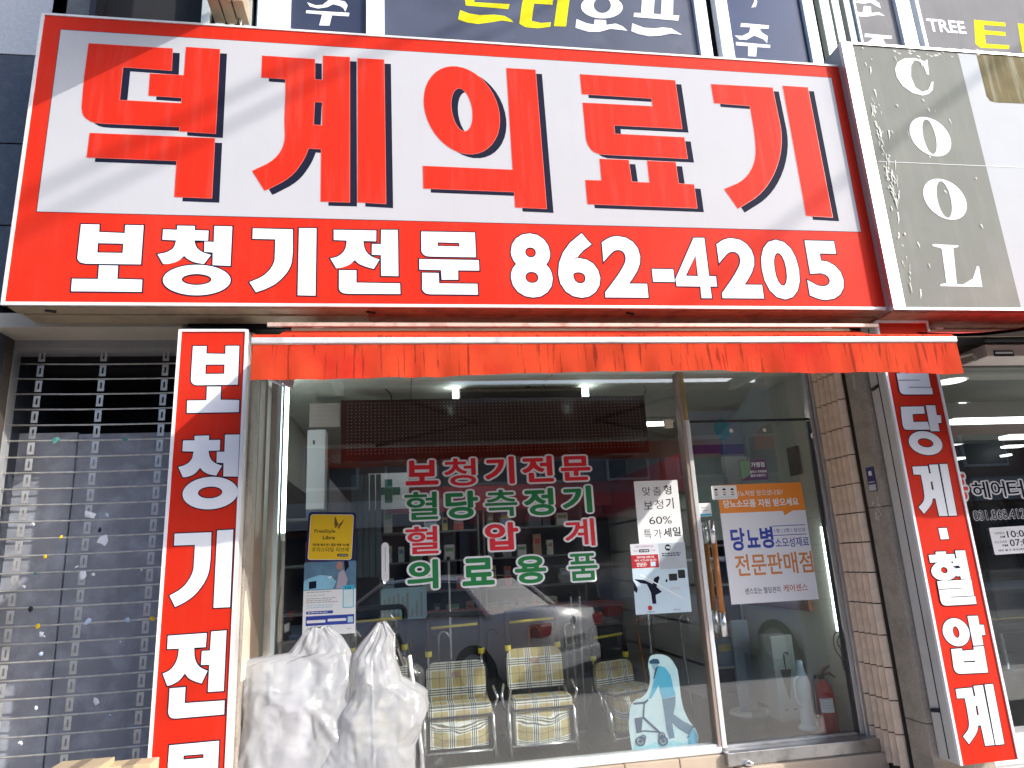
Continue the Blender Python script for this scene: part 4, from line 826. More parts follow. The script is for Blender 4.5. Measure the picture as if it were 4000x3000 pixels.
# 60% sheet
F = Fr((2475, 1880), (2645, 1875), (2497, 2125), -.0045); t = thing('sale_sheet', 'white paper sheet with 60% hand set black Korean print right of the vinyl letters', 'notice', tuple(F.o))
mb = MB(); F.sheet(mb, PAPER, .0006); mb.build('paper', t)
mb = MB()
for s_, u0, u1, v0, v1, of in (('맞', .18, .36, .76, .90, .0), ('춤', .42, .60, .76, .90, 0), ('형', .67, .84, .77, .92, .012), ('보', .18, .38, .54, .67, 0), ('청', .43, .62, .54, .69, 0), ('기', .69, .86, .54, .71, .012), ('60%', .27, .78, .30, .42, .0), ('특', .12, .29, .08, .22, 0), ('가', .35, .52, .08, .22, .0), ('세', .57, .74, .09, .23, .02), ('일', .78, .95, .10, .24, .02)): F.text(mb, s_, u0, u1, v0, v1, BLACK, .001, of)
mb.build('print', t)
# hearing aid brochure below it
F = Fr((2461, 2126), (2674, 2118), (2484, 2402), -.0045); t = thing('product_poster', 'pale blue poster of hearing aids with a red box, under the 60% sheet', 'poster', tuple(F.o))
mb = MB(); F.sheet(mb, M('pale_poster', (.50, .63, .72), .4, var=.12, scale=3), .0006); mb.build('paper', t)
mb = MB(); F.rect(mb, 0, .64, .50, 1, M('pale_grey_print', (.62, .64, .68), .4), .0009); F.rect(mb, 0, .65, .49, .84, M('deep_red', (.40, .01, .02), .4), .0012); F.rect(mb, .51, .62, 1, .99, M('mid_grey_print', (.42, .47, .52), .4), .0009)
F.text(mb, '보청기 글로벌전성급', .08, .42, .945, .975, M('mauve', (.3, .1, .15), .5), .0013, .01); F.rrect(mb, .15, .875, .34, .92, .006, NAVY, .0013); F.text(mb, '131만원', .17, .32, .885, .91, PAPER, .0016, .02); F.text(mb, '최대', .05, .12, .885, .912, M('mauve', (.3, .1, .15)), .0013); F.text(mb, '지원!', .37, .45, .885, .912, MATS['mauve'], .0013)
F.text(mb, '정부지원 보청기도', .10, .42, .79, .82, PAPER, .0016, .02); F.text(mb, '역시 시그니아 입니다', .06, .45, .745, .775, PAPER, .0016, .02); F.lines(mb, .09, .28, .67, .73, 3, PAPER, .0016, 8); F.rect(mb, .34, .67, .43, .735, LBLUE, .0016)
F.poly(mb, [(.02, .50), (.2, .48), (.38, .40), (.50, .30), (.38, .26), (.38, .14), (.31, .14), (.30, .30), (.24, .42), (.12, .44)], NAVY, .0013); F.poly(mb, [(.34, .40), (.38, .50), (.46, .53), (.48, .50), (.40, .36)], NAVY, .0015); F.poly(mb, [(0, .48), (.04, .42), (.07, .36), (.05, .30), (.0, .34)], NAVY, .0013)
F.fill = None
for cx_, cy_ in ((.26, .085),): F.poly(mb, [(cx_+.04*math.cos(R(a)), cy_+.04*F.wl/F.hl*math.sin(R(a))) for a in range(0, 360, 24)], MATS['deep_red'], .0013)
F.poly(mb, [(.67, .92)]+[(.68+.055*math.cos(R(a)), .93+.055*F.wl/F.hl*math.sin(R(a))) for a in range(0, 360, 24)], NAVY, .0013); F.text(mb, 'W', .645, .715, .915, .945, PAPER, .0016, .03)
F.lines(mb, .56, .95, .80, .86, 2, NAVY, .0013, 9); F.rrect(mb, .68, .755, .84, .775, .004, GREY, .0013); F.lines(mb, .62, .9, .70, .74, 2, GREY, .0013, 10)
F.rrect(mb, .65, .45, .80, .55, .006, BLACK, .0013); F.rrect(mb, .82, .48, .95, .60, .006, BLACK, .0013); F.poly(mb, [(.58, .44), (.61, .43), (.62, .47), (.59, .48)], NAVY, .0013); F.lines(mb, .66, .84, .32, .36, 2, GREY, .0013, 12)
F.poly(mb, [(.12, .56), (.14, .57), (.86, .20), (.85, .19)], PAPER, .0019); F.text(mb, 'signia', .20, .34, .02, .04, NAVY, .0013); F.text(mb, 'Oticon', .68, .80, .035, .055, NAVY, .0013); mb.build('print', t)
# door poster
F = Fr((2800, 1895), (3130, 1890), (2857, 2362), -.0135); t = thing('door_poster', 'big white poster with orange header and blue and orange Korean lettering on the glass door', 'poster', tuple(F.o))
mb = MB(); F.sheet(mb, M('poster_white', (.76, .76, .79), .45, var=.03), .001); mb.build('paper', t)
mb = MB(); F.rect(mb, 0, .755, 1, 1, ORG, .0014); F.poly(mb, [(.73, .756), (.85, .756), (.745, .715)], ORG, .0014); mb.build('header', t)
mb = MB(); F.text(mb, '당뇨처방 받으셨나요?', .20, .76, .895, .945, PAPER, .0018, .006); F.text(mb, '당뇨소모품 지원 받으세요', .05, .93, .80, .865, PAPER, .0018, .028)
F.text(mb, '당', .09, .24, .44, .62, BLUE, .0018, .03); F.text(mb, '뇨', .27, .41, .46, .60, BLUE, .0018, .03); F.text(mb, '병', .43, .57, .45, .62, BLUE, .0018, .03)
F.text(mb, '1형 | 2형 | 임신성', .60, .96, .565, .605, BLUE, .0018, .004); F.rect(mb, .58, .625, .97, .631, BLUE, .0018); F.rect(mb, .58, .545, .97, .551, BLUE, .0018); F.text(mb, '소모성재료', .59, .985, .445, .525, BLUE, .0018, .01)
OL = M('orange_letter', (.62, .23, .06), .45); F.text(mb, '전문판매점', .10, .99, .225, .40, OL, .0018, .016); F.text(mb, '센스있는 혈당관리', .17, .57, .075, .125, NAVY, .0018, .004); F.text(mb, '케어센스', .61, .89, .075, .135, M('rust_letter', (.45, .10, .03), .45), .0018, .008); mb.build('print', t)
F = Fr((2777, 1898), (2875, 1894), (2783, 1952), -.0155); t = thing('mask_notice', 'small white notice with three faces over the corner of the door poster', 'notice', tuple(F.o))
mb = MB(); F.rrect(mb, 0, 0, 1, 1, .006, PAPER, .0006); mb.build('paper', t)
mb = MB()
for cx_ in (.18, .5, .82):
    F.poly(mb, [(cx_+.07*math.cos(R(a)), .66+.14*math.sin(R(a))) for a in range(0, 200, 20)], NAVY, .001); F.poly(mb, [(cx_-.05, .42), (cx_+.05, .42), (cx_+.045, .58), (cx_-.045, .58)], M('print_skin', (.6, .4, .32), .5), .001); F.rect(mb, cx_-.06, .30, cx_+.06, .36, NAVY, .001)
F.lines(mb, .12, .9, .12, .2, 1, GREY, .001, 4); mb.build('print', t)
F = Fr((2727, 1966), (2775, 1963), (2733, 2018), -.0135); t = thing('door_sticker', 'small white and pale blue sticker on the glass beside the door handles', 'sticker', tuple(F.o))
mb = MB(); F.rrect(mb, 0, 0, 1, 1, .004, PAPER, .0005); F.rect(mb, .03, .04, .97, .2, CYAN, .0009); mb.build('paper', t); mb = MB(); F.lines(mb, .2, .8, .35, .75, 2, GREY, .001, 2); mb.build('print', t)
F = Fr((2884, 1798), (2990, 1800), (2896, 1878), -.0135); t = thing('member_sticker', 'purple and green member shop sticker above the door poster', 'sticker', tuple(F.o))
mb = MB(); F.rrect(mb, 0, 0, 1, 1, .008, M('dull_purple', (.10, .04, .11), .4), .0005); F.poly(mb, [(.03, .05), (.38, .28), (.42, .97), (.03, .97)], M('dull_green', (.12, .24, .12), .4), .0009); mb.build('panel', t)
mb = MB(); F.text(mb, '가맹점', .44, .93, .62, .86, PAPER, .0013, .015); F.text(mb, '광주시 지역화폐', .36, .97, .33, .46, PAPER, .0013, .015); F.text(mb, '광주사랑카드', .36, .94, .14, .27, PAPER, .0013, .015); mb.build('print', t)

# ------------------------------------------------------------------ things on the granite facing
for (px, py, w_, h, kind) in ((3405, 1878, .040, .085, 0), (3425, 1985, .038, .075, 1)):
    q = P(px, py, -.48); x = XR+.004
    if kind == 0:
        t = thing('notice_plate', 'small dark blue notice plate on the granite pillar beside the tall red board', 'sign', (x, -.48, q.z)); mb = MB(); mb.box(x-.004, x, -.515, -.435, q.z-.07, q.z+.09, M('plate_blue', (.03, .03, .14), .4)); mb.build('plate', t)
        mb = MB(); mb.box(x-.0055, x-.004, -.490, -.460, q.z+.035, q.z+.065, PAPER); mb.box(x-.0055, x-.004, -.505, -.445, q.z-.012, q.z-.004, GREY); mb.box(x-.0055, x-.004, -.51, -.44, q.z-.065, q.z-.025, M('plate_grey', (.5, .5, .52), .5)); mb.build('print', t)
    else:
        t = thing('torn_sticker', 'torn silver sticker below the blue plate on the granite pillar', 'sticker', (x, -.48, q.z)); mb = MB(); rd = random.Random(8)
        for i in range(12):
            cy_, cz_ = -.48+rd.uniform(-.03, .03), q.z+rd.uniform(-.075, .07); L = [(cy_+rd.uniform(.006, .016)*math.cos(R(a)), cz_+rd.uniform(.008, .02)*math.sin(R(a))) for a in range(0, 360, 60)]
            mb.fill([L], lambda u, v, i=i: (x-.001-.0002*i, u, v), M('foil_scrap', (.5, .49, .47), .4, .3, var=.3, scale=40))
        mb.build('scrap', t)['kind'] = 'stuff'
q = P(3345, 1490, -.47); mb = MB(); mb.fill([[(-.49, q.z+.04), (-.465, q.z+.05), (-.46, q.z-.05), (-.475, q.z-.07), (-.485, q.z-.0)]], lambda u, v: (XR+.003, u, v), M('paper_scrap', (.5, .47, .36), .6)); tag(mb.build('paper_scrap'), 'scrap of yellowed paper on the granite pillar just under the awning', 'scrap')
q = P(1030, 2350, -.62); 
t = thing('sunlit_patch', 'pale strip painted as the sunlit patch on the left pillar above the wrapped goods', 'board', (-.87, -.5, q.z)); mb = MB(); mb.prism([(-.60, q.z-.4), (-.42, q.z-.4), (-.44, q.z-.12), (-.58, q.z+.06)], lambda u, v: (-.868, u, v), lambda u, v: (-.860, u, v), M('sunlit_patch_tone', (.66, .60, .48), .7, var=.08, dirt=.2)); mb.build('strip', t)  # added strip, its pale colour stands in for sunlight on the pillar stone
# ------------------------------------------------------------------ shop interior
TUBE = M('lit_tube', (.9, 1, .98), .4, var=0, emit=7.); PANELL = M('lit_panel', (1, .98, .94), .4, var=0, emit=3.4)
def lamp(label, parts, loc, group=None, cat='lamp'):
    t = thing('ceiling_light' if cat == 'lamp' else 'tube_light', label, cat, loc, group)
    for nm, fn in parts: mb = MB(); fn(mb); mb.build(nm, t)
    return t
for i, (x, y, lb) in enumerate(((.25, 1.6, 'left ceiling light strip inside the shop, behind the display board'), (2.0, 1.7, 'right ceiling light strip inside the shop near the door'), (.9, 3.4, 'ceiling light strip at the back of the shop'))):
    lamp(lb, [('housing', lambda m: m.box(x-.62, x+.62, y-.09, y+.09, 2.74, 2.778, LWHITE, .004)), ('diffuser', lambda m: m.box(x-.6, x+.6, y-.07, y+.07, 2.725, 2.739, PANELL))], (x, y, 2.72), 'ceiling light strips in the shop')
q0, q1 = P(1100, 1500, .06), P(1092, 1980, .06); x = WX0+.035
lamp('lit vertical tube light at the left edge of the shop window', [('tube', lambda m: m.path([(x, .05, 1.75), (x, .05, 2.75)], .013, TUBE, 10)), ('cap', lambda m: m.path([(x, .05, 1.70), (x, .05, 1.75)], .015, ALU, 10))], (x, .05, 1.7), cat='tube light')
q0, q1 = P(3232, 2140, .05), P(3296, 2462, .05); x = 3.005
t = lamp('lit vertical tube light beside the fire extinguisher at the right of the door', [('tube', lambda m: m.path([(x, .04, q1.z), (x, .04, q0.z+.15)], .016, TUBE, 10))], (x, .04, q1.z), cat='tube light')
mb = MB(); z = q1.z; mb.path(smoothc([(x, .04, z), (x-.05, .04, z-.02), (x-.06, .04, z-.12), (x+.005, .045, z-.2), (x+.0, .045, z-.28), (x-.01, .045, z-.2), (x-.0, .045, z-.12), (x-.03, .045, z-.08), (x, .045, z-.03)]), .004, BLACK, 6); mb.build('cord', t)

# LED board hanging behind the glass
tl, tr, bl, br = P(1330, 1562, .3), P(2515, 1545, .3), P(1330, 1800, .3), P(2540, 1770, .3)
x0, x1, z1, z0 = (tl.x+bl.x)/2, (tr.x+br.x)/2, (tl.z+tr.z)/2, (bl.z+br.z)/2
t = thing('led_board', 'long dark red dot matrix display board hanging inside the window, switched off', 'display board', (x0, .3, z0))
mb = MB(); mb.box(x0, x1, .30, .38, z0, z1, M('dark_red_acrylic', (.035, .008, .010), .12, var=.3, scale=3), .006); mb.build('panel', t)
mb = MB(); DOT = M('led_dot', (.30, .20, .18), .4, var=.3, scale=30); nx, nz = 80, 16
for i in range(nx):
    for j in range(nz):
        x = x0+.05+(x1-x0-.10)*i/(nx-1); z = z0+.05+(z1-z0-.08)*j/(nz-1); r = .0035
        mb.add([(x-r, .2985, z-r), (x+r, .2985, z-r), (x+r, .2985, z+r), (x-r, .2985, z+r)], [(0, 1, 2, 3)], DOT)
mb.build('led_dots', t)['kind'] = 'stuff'
c = (P(1785, 1530, .3).x, P(2285, 1530, .3).x); mb = MB(); mb.box(c[0]+.02, c[1]-.02, .31, .37, z1+.002, z1+.075, BLACK, .004); mb.box((c[0]+c[1])/2+.04, (c[0]+c[1])/2+.08, .32, .36, z1+.075, 2.78, BLACK); mb.build('hanger', t)
for x in (c[0]-.01, c[1]+.01):
    mb = MB(); mb.box(x-.018, x+.018, .30, .37, z1+.002, z1+.07, TUBE); mb.build('lit_end', t)
for k, (pa, pb) in enumerate(((1505, 1530), (2000, 2000), (2045, 2025), (2125, 2110), (2510, 2512))):
    a = P(pa, 1440, .34); b = P(pb, 1560, .34); mb = MB(); mb.path(smoothc([(a.x, .34, 2.78), ((a.x+b.x)/2+.02, .34, (2.78+z1)/2), (b.x, .34, z1)]), .004, BLACK, 5); mb.build('cable', t)

# shelves with goods
SHELF = M('shelf_grey', (.20, .21, .22), .5, var=.1); SHW = M('shelf_white', (.55, .55, .54), .5, var=.06)
def shelf_unit(label, x0, x1, y0, y1, h, levels, mat=SHELF):
    t = thing('shelf_unit', label, 'shelf', ((x0+x1)/2, (y0+y1)/2, .2), 'shelf units in the shop')
    for z in levels: mb = MB(); mb.box(x0, x1, y0, y1, z-.02, z, mat); mb.build('shelf', t)
    for x in (x0, x1-.02):
        mb = MB(); mb.box(x, x+.02, y0, y1, .2, h, mat); mb.build('side_panel', t)
    mb = MB(); bk = M('shelf_back_dark', (.05, .05, .055), .7)
    if (y1-y0) > (x1-x0): mb.box(x0+.021 if x0 < 0 else x1-.035, x0+.03 if x0 < 0 else x1-.022, y0, y1, .2, h, bk)
    else: mb.box(x0+.021, x1-.021, y1-.012, y1-.002, .2, h, bk)
    mb.build('back_panel', t)
    return t
LV = [.5, .85, 1.2, 1.55, 1.9]
units = [(-.93, -.58, .9, 2.5), (-.93, -.58, 2.55, 4.2), (-.3, .9, 3.9, 4.35), (.95, 2.2, 3.9, 4.35), (2.68, 3.02, 1.5, 3.0), (2.68, 3.02, 3.05, 4.4)]
ulab = ['grey shelf unit along the left wall nearest the window', 'grey shelf unit along the left wall, further in', 'grey shelf unit on the back wall, left half', 'grey shelf unit on the back wall, right half', 'white shelf unit on the right wall nearer the door', 'white shelf unit on the right wall, further in']
cols_ = [(.6, .6, .62), (.12, .25, .42), (.55, .12, .10), (.15, .35, .18), (.62, .5, .2), (.30, .30, .33), (.7, .68, .6), (.10, .12, .16), (.45, .55, .6), (.5, .3, .2)]
bm_ = [M('carton_%s' % n_, c_, .6, var=.15, scale=20) for n_, c_ in zip(('white', 'blue', 'red', 'green', 'yellow', 'grey', 'cream', 'black', 'pale_blue', 'brown'), cols_)]
protos = []; me_names = {}; ORD = 'first second third fourth fifth sixth seventh eighth ninth tenth eleventh twelfth'.split()
for m_ in bm_:
    for (a_, b_, c_) in ((.12, .14, .16), (.08, .1, .22)):
        mb = MB(); mb.box(-a_/2, a_/2, -b_/2, b_/2, 0, c_, m_, .003); mb.box(-a_/2+.012, a_/2-.012, -b_/2-.001, -b_/2, c_*.55, c_*.8, bm_[(bm_.index(m_)+3) % 10]); mb.box(-a_/2-.001, -a_/2, -b_/2+.012, b_/2-.012, c_*.3, c_*.7, bm_[(bm_.index(m_)+5) % 10])
        mb.box(a_/2, a_/2+.001, -b_/2+.012, b_/2-.012, c_*.3, c_*.7, bm_[(bm_.index(m_)+5) % 10])
        me = bpy.data.meshes.new('carton'); me.from_pydata(mb.v, [], mb.f)
        for mm in mb.mats: me.materials.append(mm)
        me.polygons.foreach_set('material_index', mb.m); me.update(); protos.append(me); me_names[me.name] = ('squat ' if c_ < .2 else 'tall ')+m_.name.replace('carton_', '').replace('_', ' ')
rd = random.Random(21)
for (x0, x1, y0, y1), lb in zip(units, ulab):
    mat_ = SHW if x0 > 2.5 else SHELF
    shelf_unit(lb, x0, x1, y0, y1, 2.2, LV, mat_)
    for z in LV[:-1]+[1.9]:
        along_y = (y1-y0) > (x1-x0); s = (y0 if along_y else x0)+.1; e = (y1 if along_y else x1)-.1; nth = 0
        while s < e:
            if rd.random() < .85:
                o = bpy.data.objects.new('carton', rd.choice(protos)); COL.objects.link(o); k = rd.uniform(.8, 1.35); o.scale = (k, k, k*rd.uniform(.8, 1.1)); o.rotation_euler = (0, 0, rd.uniform(-.1, .1))
                o.location = ((x1-.12 if x0 < 0 else x0+.12), s, z+.001) if along_y else (s, y0+.12, z+.001)
                nth += 1; tag(o, '%s carton, %s on the %s shelf, %s' % (me_names[o.data.name], ORD[nth-1], ['second', 'lowest', 'middle', 'fourth', 'top'][[.85, .5, 1.2, 1.55, 1.9].index(z)], lb.split(' unit ')[1]), 'carton', 'cartons on the shelves inside the shop')
            s += rd.uniform(.15, .21)
# red header boards, cross sign, curtains, papers
mb = MB(); mb.box(-.2, 2.6, 3.86, 3.89, 2.12, 2.42, DRED); tag(mb.build('header_board'), 'long dark red header board over the shelves at the back of the shop', 'header board')
mb = MB(); mb.box(2.62, 2.66, 1.2, 4.4, 2.05, 2.42, DRED); tag(mb.build('header_board'), 'dark red header board along the right wall, seen through the door', 'header board')
q = P(2790, 1690, 1.1); t = thing('product_poster', 'pale blue and violet product picture hanging behind the door glass', 'poster', (q.x, 1.1, q.z-.2))
mb = MB(); mb.box(q.x-.26, q.x+.26, 1.1, 1.11, q.z-.22, q.z+.2, M('violet_grey', (.50, .52, .66), .5, var=.2)); mb.build('paper', t); mb = MB(); mb.box(q.x-.26, q.x+.26, 1.096, 1.099, q.z-.2, q.z-.11, M('violet', (.16, .10, .42), .5)); mb.fill([ell(q.x+.08, q.z+.03, (.08, 0), (0, .1), 14)], lambda u, v: (u, 1.096, v), CYAN); mb.build('print', t)
q = P(2770, 1900, .9); t = thing('product_banner', 'tall grey picture banner behind the glass beside the centre post', 'banner', (q.x, .9, q.z-.4))
mb = MB(); mb.box(q.x-.14, q.x+.14, .9, .91, q.z-.45, q.z+.28, M('grey_green_print', (.38, .42, .40), .5, var=.35, scale=6)); mb.build('sheet', t)
q = P(1518, 1918, 2.0); t = thing('cross_sign', 'white certificate sign with dark green cross inside the shop', 'sign', (q.x, 2.0, q.z))
mb = MB(); mb.box(q.x-.19, q.x+.19, 2.0, 2.03, q.z-.17, q.z+.17, M('soft_white', (.55, .58, .62), .6, var=.05)); mb.build('panel', t); mb = MB(); g_ = M('cross_green', (.015, .10, .06), .5); mb.box(q.x-.035, q.x+.035, 1.994, 1.999, q.z-.11, q.z+.11, g_); mb.box(q.x-.11, q.x-.036, 1.994, 1.999, q.z-.035, q.z+.035, g_); mb.box(q.x+.036, q.x+.11, 1.994, 1.999, q.z-.035, q.z+.035, g_); mb.build('cross', t)
q = P(1240, 1830, .5); t = thing('wall_cabinet', 'tall narrow white cabinet on the left wall behind the window', 'cabinet', (q.x, .5, q.z-.3)); mb = MB(); mb.box(q.x-.07, q.x+.06, .45, .6, q.z-.3, q.z+.28, M('cabinet_white', (.62, .60, .64), .5, var=.04), .006); mb.build('door', t); mb = MB(); mb.box(q.x-.03, q.x-.015, .444, .449, q.z+.17, q.z+.2, BLACK); mb.build('keyhole', t)
q = P(1268, 1622, .5); t = thing('paper_notice', 'pinkish paper notice high on the left wall behind the window', 'notice', (q.x, .5, q.z)); mb = MB(); mb.box(q.x-.11, q.x+.11, .5, .505, q.z-.09, q.z+.09, M('pinkish_paper', (.42, .34, .33), .6, var=.06)); mb.build('paper', t); mb = MB()
for k in range(4): mb.box(q.x-.08, q.x+.08-.02*k, .498, .4995, q.z+.05-.035*k, q.z+.055-.035*k, GREY)
mb.build('print', t)['kind'] = 'stuff'
q = P(1430, 2010, 1.2); t = thing('curtain', 'blue grey ribbed blind hanging at the left of the shop', 'blind', (q.x, 1.2, q.z-.4))
for k in range(5):
    mb = MB(); mb.box(q.x-.12+.05*k, q.x-.078+.05*k, 1.2, 1.22+.01*(k % 2), q.z-.5, q.z+.33, M('blind_blue', (.10, .15, .18), .6, var=.2), .004); mb.build('slat', t)
q = P(1578, 2355, .8); t = thing('printed_board', 'pale blue board of instruction print lying behind the wrapped goods', 'board', (q.x, .8, q.z)); mb = MB(); mb.box(q.x-.17, q.x+.17, .8, .81, q.z-.12, q.z+.11, LBLUE); mb.build('board', t); mb = MB()
rr = random.Random(5)
for k in range(9): mb.box(q.x-.15+.034*k, q.x-.135+.034*k, .797, .799, q.z-.10, q.z+rr.uniform(-.05, .08), GREY)
mb.build('print', t)['kind'] = 'stuff'
q = P(3130, 2200, .55); t = thing('picture_frame', 'brown wooden picture frame on the right wall behind the door poster', 'frame', (3.02, 1.2, 1.15))
for nm, (y0, y1, z0, z1) in (('rail', (.35, 1.5, 1.02, 1.08)), ('rail', (.35, 1.5, 1.9, 1.96)), ('stile', (.35, .41, 1.08, 1.9)), ('stile', (1.44, 1.5, 1.08, 1.9))):
    mb = MB(); mb.box(2.99, 3.025, y0, y1, z0, z1, M('frame_brown', (.20, .07, .03), .4, var=.2), .004); mb.build(nm, t)
mb = MB(); mb.box(3.0, 3.022, .41, 1.44, 1.08, 1.9, M('picture_dark', (.10, .09, .08), .2, var=.5, scale=5)); mb.build('picture', t)
q = P(3142, 1795, .3); mb = MB(); mb.box(3.0, 3.028, .22, .36, q.z-.12, q.z+.10, BLACK, .006); tag(mb.build('wall_box'), 'small black box on the wall at the upper right of the door', 'wall box')
# wicker hat on the wall
t = thing('wicker_basket', 'round brown wicker basket hung on the wall above the door', 'basket', (2.62, 1.2, 2.2)); mb = MB(); q = P(3030, 1690, 1.3)
for k in range(5): mb.path([(q.x+(.17-.03*k)*math.cos(R(a)), 1.3-.012*k, q.z+(.17-.03*k)*.8*math.sin(R(a))) for a in range(0, 360, 20)], .012, M('wicker', (.20, .11, .045), .8, var=.3, scale=40), 6, closed=True)
mb.build('coil', t)['kind'] = 'stuff'
# counter
t = thing('counter', 'dark counter with a red edge across the back of the shop', 'counter', (.8, 2.6, .2)); mb = MB(); mb.box(-.2, 2.2, 2.5, 3.0, .2, 1.0, M('counter_grey', (.06, .065, .08), .5, var=.1), .01); mb.build('body', t); mb = MB(); mb.box(-.22, 2.22, 2.47, 3.02, 1.0, 1.035, M('counter_red', (.25, .06, .05), .3)); mb.build('top', t)

# ---- shopping walkers with plaid seats
PLAID = plaid('tan_plaid')
def walker(label, at_, w_, H, back, seat, bag, tilt=0., handle=1., rz=0.):
    t = thing('shopping_walker', label, 'walker', (0, 0, 0), 'plaid folding walkers behind the window'); hw = w_/2
    def rboard(mb, z0, z1, y0, y1, hw_, r, m, lean=0.):
        L = []
        for cx, cz, a0 in ((hw_-r, z1-r, 0), (-hw_+r, z1-r, 90), (-hw_+r*.4, z0+r*.4, 180), (hw_-r*.4, z0+r*.4, 270)):
            rr_ = r if a0 < 180 else r*.4
            for k in range(6): a = R(a0+k*18); L.append((cx+rr_*math.cos(a), cz+rr_*math.sin(a)))
        mb.prism(L, lambda u, v: (u, y0+(v-z0)*lean, v), lambda u, v: (u, y1+(v-z0)*lean, v), m)
    for s in (-1, 1):
        mb = MB(); mb.path([(s*(hw+.015), -.20, 0), (s*(hw+.012), -.16, .28*H), (s*(hw-.02), -.04, .42*H)], .012, CHROME, 10); mb.build('leg', t, smooth=True)
        mb = MB(); mb.path([(s*(hw-.01), .22, .0), (s*(hw-.03), .1, .40*H), (s*(hw-.03), .06, .70*H)], .010, CHROME, 10); mb.build('leg', t, smooth=True)
        mb = MB(); mb.lathe([(.022, -.018), (.024, 0), (.022, .018)], (s*(hw-.03), .06, .715*H), YMET, 14); mb.build('clamp', t)
        mb = MB(); mb.path([(s*(hw+.03), -.10, .30*H), (s*(hw+.05), -.12, .40*H), (s*(hw+.03), -.06, .47*H)], .009, CHROME, 8); mb.build('arm_tube', t, smooth=True)
        mb = MB(); mb.path([(s*(hw+.015)-.012, .20, .035), (s*(hw+.015)+.012, .20, .035)], .035, BLACK, 16); mb.build('wheel', t)
    mb = MB(); mb.path([(-hw, -.19, .055), (hw, -.19, .055)], .010, CHROME, 10); mb.build('cross_bar', t, smooth=True)
    top = H*handle; hx = hw-.03
    U = [(-hx, .06, .73*H), (-hx-.005, .07, top-.10)]+smoothc([(-hx-.005, .07, top-.09), (-hx-.0, .07, top), (-hx+.09, .07, top)])+smoothc([(hx-.09, .07, top), (hx, .07, top), (hx+.005, .07, top-.09)])+[(hx+.005, .07, top-.10), (hx, .06, .73*H)]
    mb = MB(); mb.path(U, .019, BLACK, 12); mb.build('push_handle', t, smooth=True)
    mb = MB(); mb.path([(-hx+.02, .06, top-.085), (hx-.02, .06, top-.075)], .009, YMET, 10); mb.build('brake_bar', t, smooth=True)
    mb = MB(); rboard(mb, back[0], back[1], .0, .035, hw-.012, .06, PLAID, .10); b = mb.build('backrest', t)
    mb = MB(); rboard(mb, back[0]-.008, back[1]+.010, .036, .05, hw-.004, .065, BLACK, .10); mb.build('trim', b)
    cxm = (hw)*.0; mb = MB(); mb.fill([ell(0, (back[0]+back[1])/2+.05, (.036, 0), (0, .018), 20)], lambda u, v: (u, -.002+(v-back[0])*.10, v), M('dull_pink_badge', (.45, .28, .25), .6)); mb.build('badge', b)
    mb = MB(); mb.box(-hw+.01, hw-.0, -.20, .0, seat[0], seat[1], PLAID, .022); sgt = mb.build('seat', t, smooth=False)
    mb = MB(); mb.box(-hw+.012, hw-.002, -.195, -.01, seat[0]-.012, seat[0]-.001, BLACK, .003); mb.build('trim', sgt)
    mb = MB(); N = 14; vs = []; rr_ = random.Random(int(at_[0]*100)+7)
    for j in range(N+1):
        for i in range(N+1):
            u, v = i/N, j/N; b_ = math.sin(math.pi*u)*math.sin(math.pi*min(1, v*.9+.1)); wv = noise.noise(Vector((u*4, v*5, at_[0]*9)))*.014
            vs.append((-hw+.025+(w_-.05)*u, -.165-.035*b_+wv, bag[0]+(bag[1]-bag[0])*v))
    n0 = len(vs); vs += [(x, y+.1, z) for x, y, z in vs]
    fs = [(j*(N+1)+i, j*(N+1)+i+1, (j+1)*(N+1)+i+1, (j+1)*(N+1)+i) for j in range(N) for i in range(N)]
    ed = [i for i in range(N+1)]+[j*(N+1)+N for j in range(1, N+1)]+[N*(N+1)+i for i in range(N-1, -1, -1)]+[j*(N+1) for j in range(N-1, 0, -1)]
    fs += [(ed[k], ed[(k+1) % len(ed)], n0+ed[(k+1) % len(ed)], n0+ed[k]) for k in range(len(ed))]
    mb.add(vs, fs, PLAID); mb.build('bag', t, smooth=True)
    mb = MB(); mb.box(-hw+.02, hw-.02, -.17, -.05, bag[0]-.02, bag[0]-.003, BLACK, .004); mb.build('bag_base', t)
    t.location = at_; t.rotation_euler = (R(tilt), 0, rz); return t
yw = .42
def base(px, py, y): q = P(px, py, y-.2); return (q.x, y, q.z)
b1 = base(1800, 2978, yw); H1 = PZ(1765, 2402, yw)-b1[2]
zf = lambda px, py, y, b: PZ(px, py, y)-b[2]
walker('first plaid walker from the wrapped goods, its back partly sunlit and its seat folded low', b1, .43, H1, (zf(1790, 2745, yw, b1), zf(1790, 2585, yw, b1)), (zf(1790, 2800, yw-.2, b1), zf(1790, 2752, yw-.2, b1)), (zf(1790, 2925, yw-.2, b1), zf(1790, 2808, yw-.2, b1)))
b2 = base(2130, 2945, yw); H2 = PZ(2100, 2378, yw)-b2[2]
walker('second plaid walker, with a wide gap between its back and the sunlit seat', b2, .42, H2, (zf(2110, 2685, yw, b2), zf(2110, 2530, yw, b2)), (zf(2140, 2765, yw-.2, b2), zf(2140, 2722, yw-.2, b2)), (zf(2140, 2905, yw-.2, b2), zf(2140, 2772, yw-.2, b2)))
b3 = base(2460, 2915, .62); H3 = PZ(2420, 2440, .62)-b3[2]
walker('third plaid walker, partly hidden behind the blue cut-out figure', b3, .36, H3, (zf(2430, 2695, .62, b3), zf(2430, 2580, .62, b3)), (zf(2440, 2705, .45, b3), zf(2440, 2685, .45, b3)), (zf(2440, 2850, .45, b3), zf(2440, 2712, .45, b3)), rz=.35)
b0 = (P(1480, 2990, .5).x, .5, b1[2]); H0 = PZ(1500, 2375, .5)-b0[2]
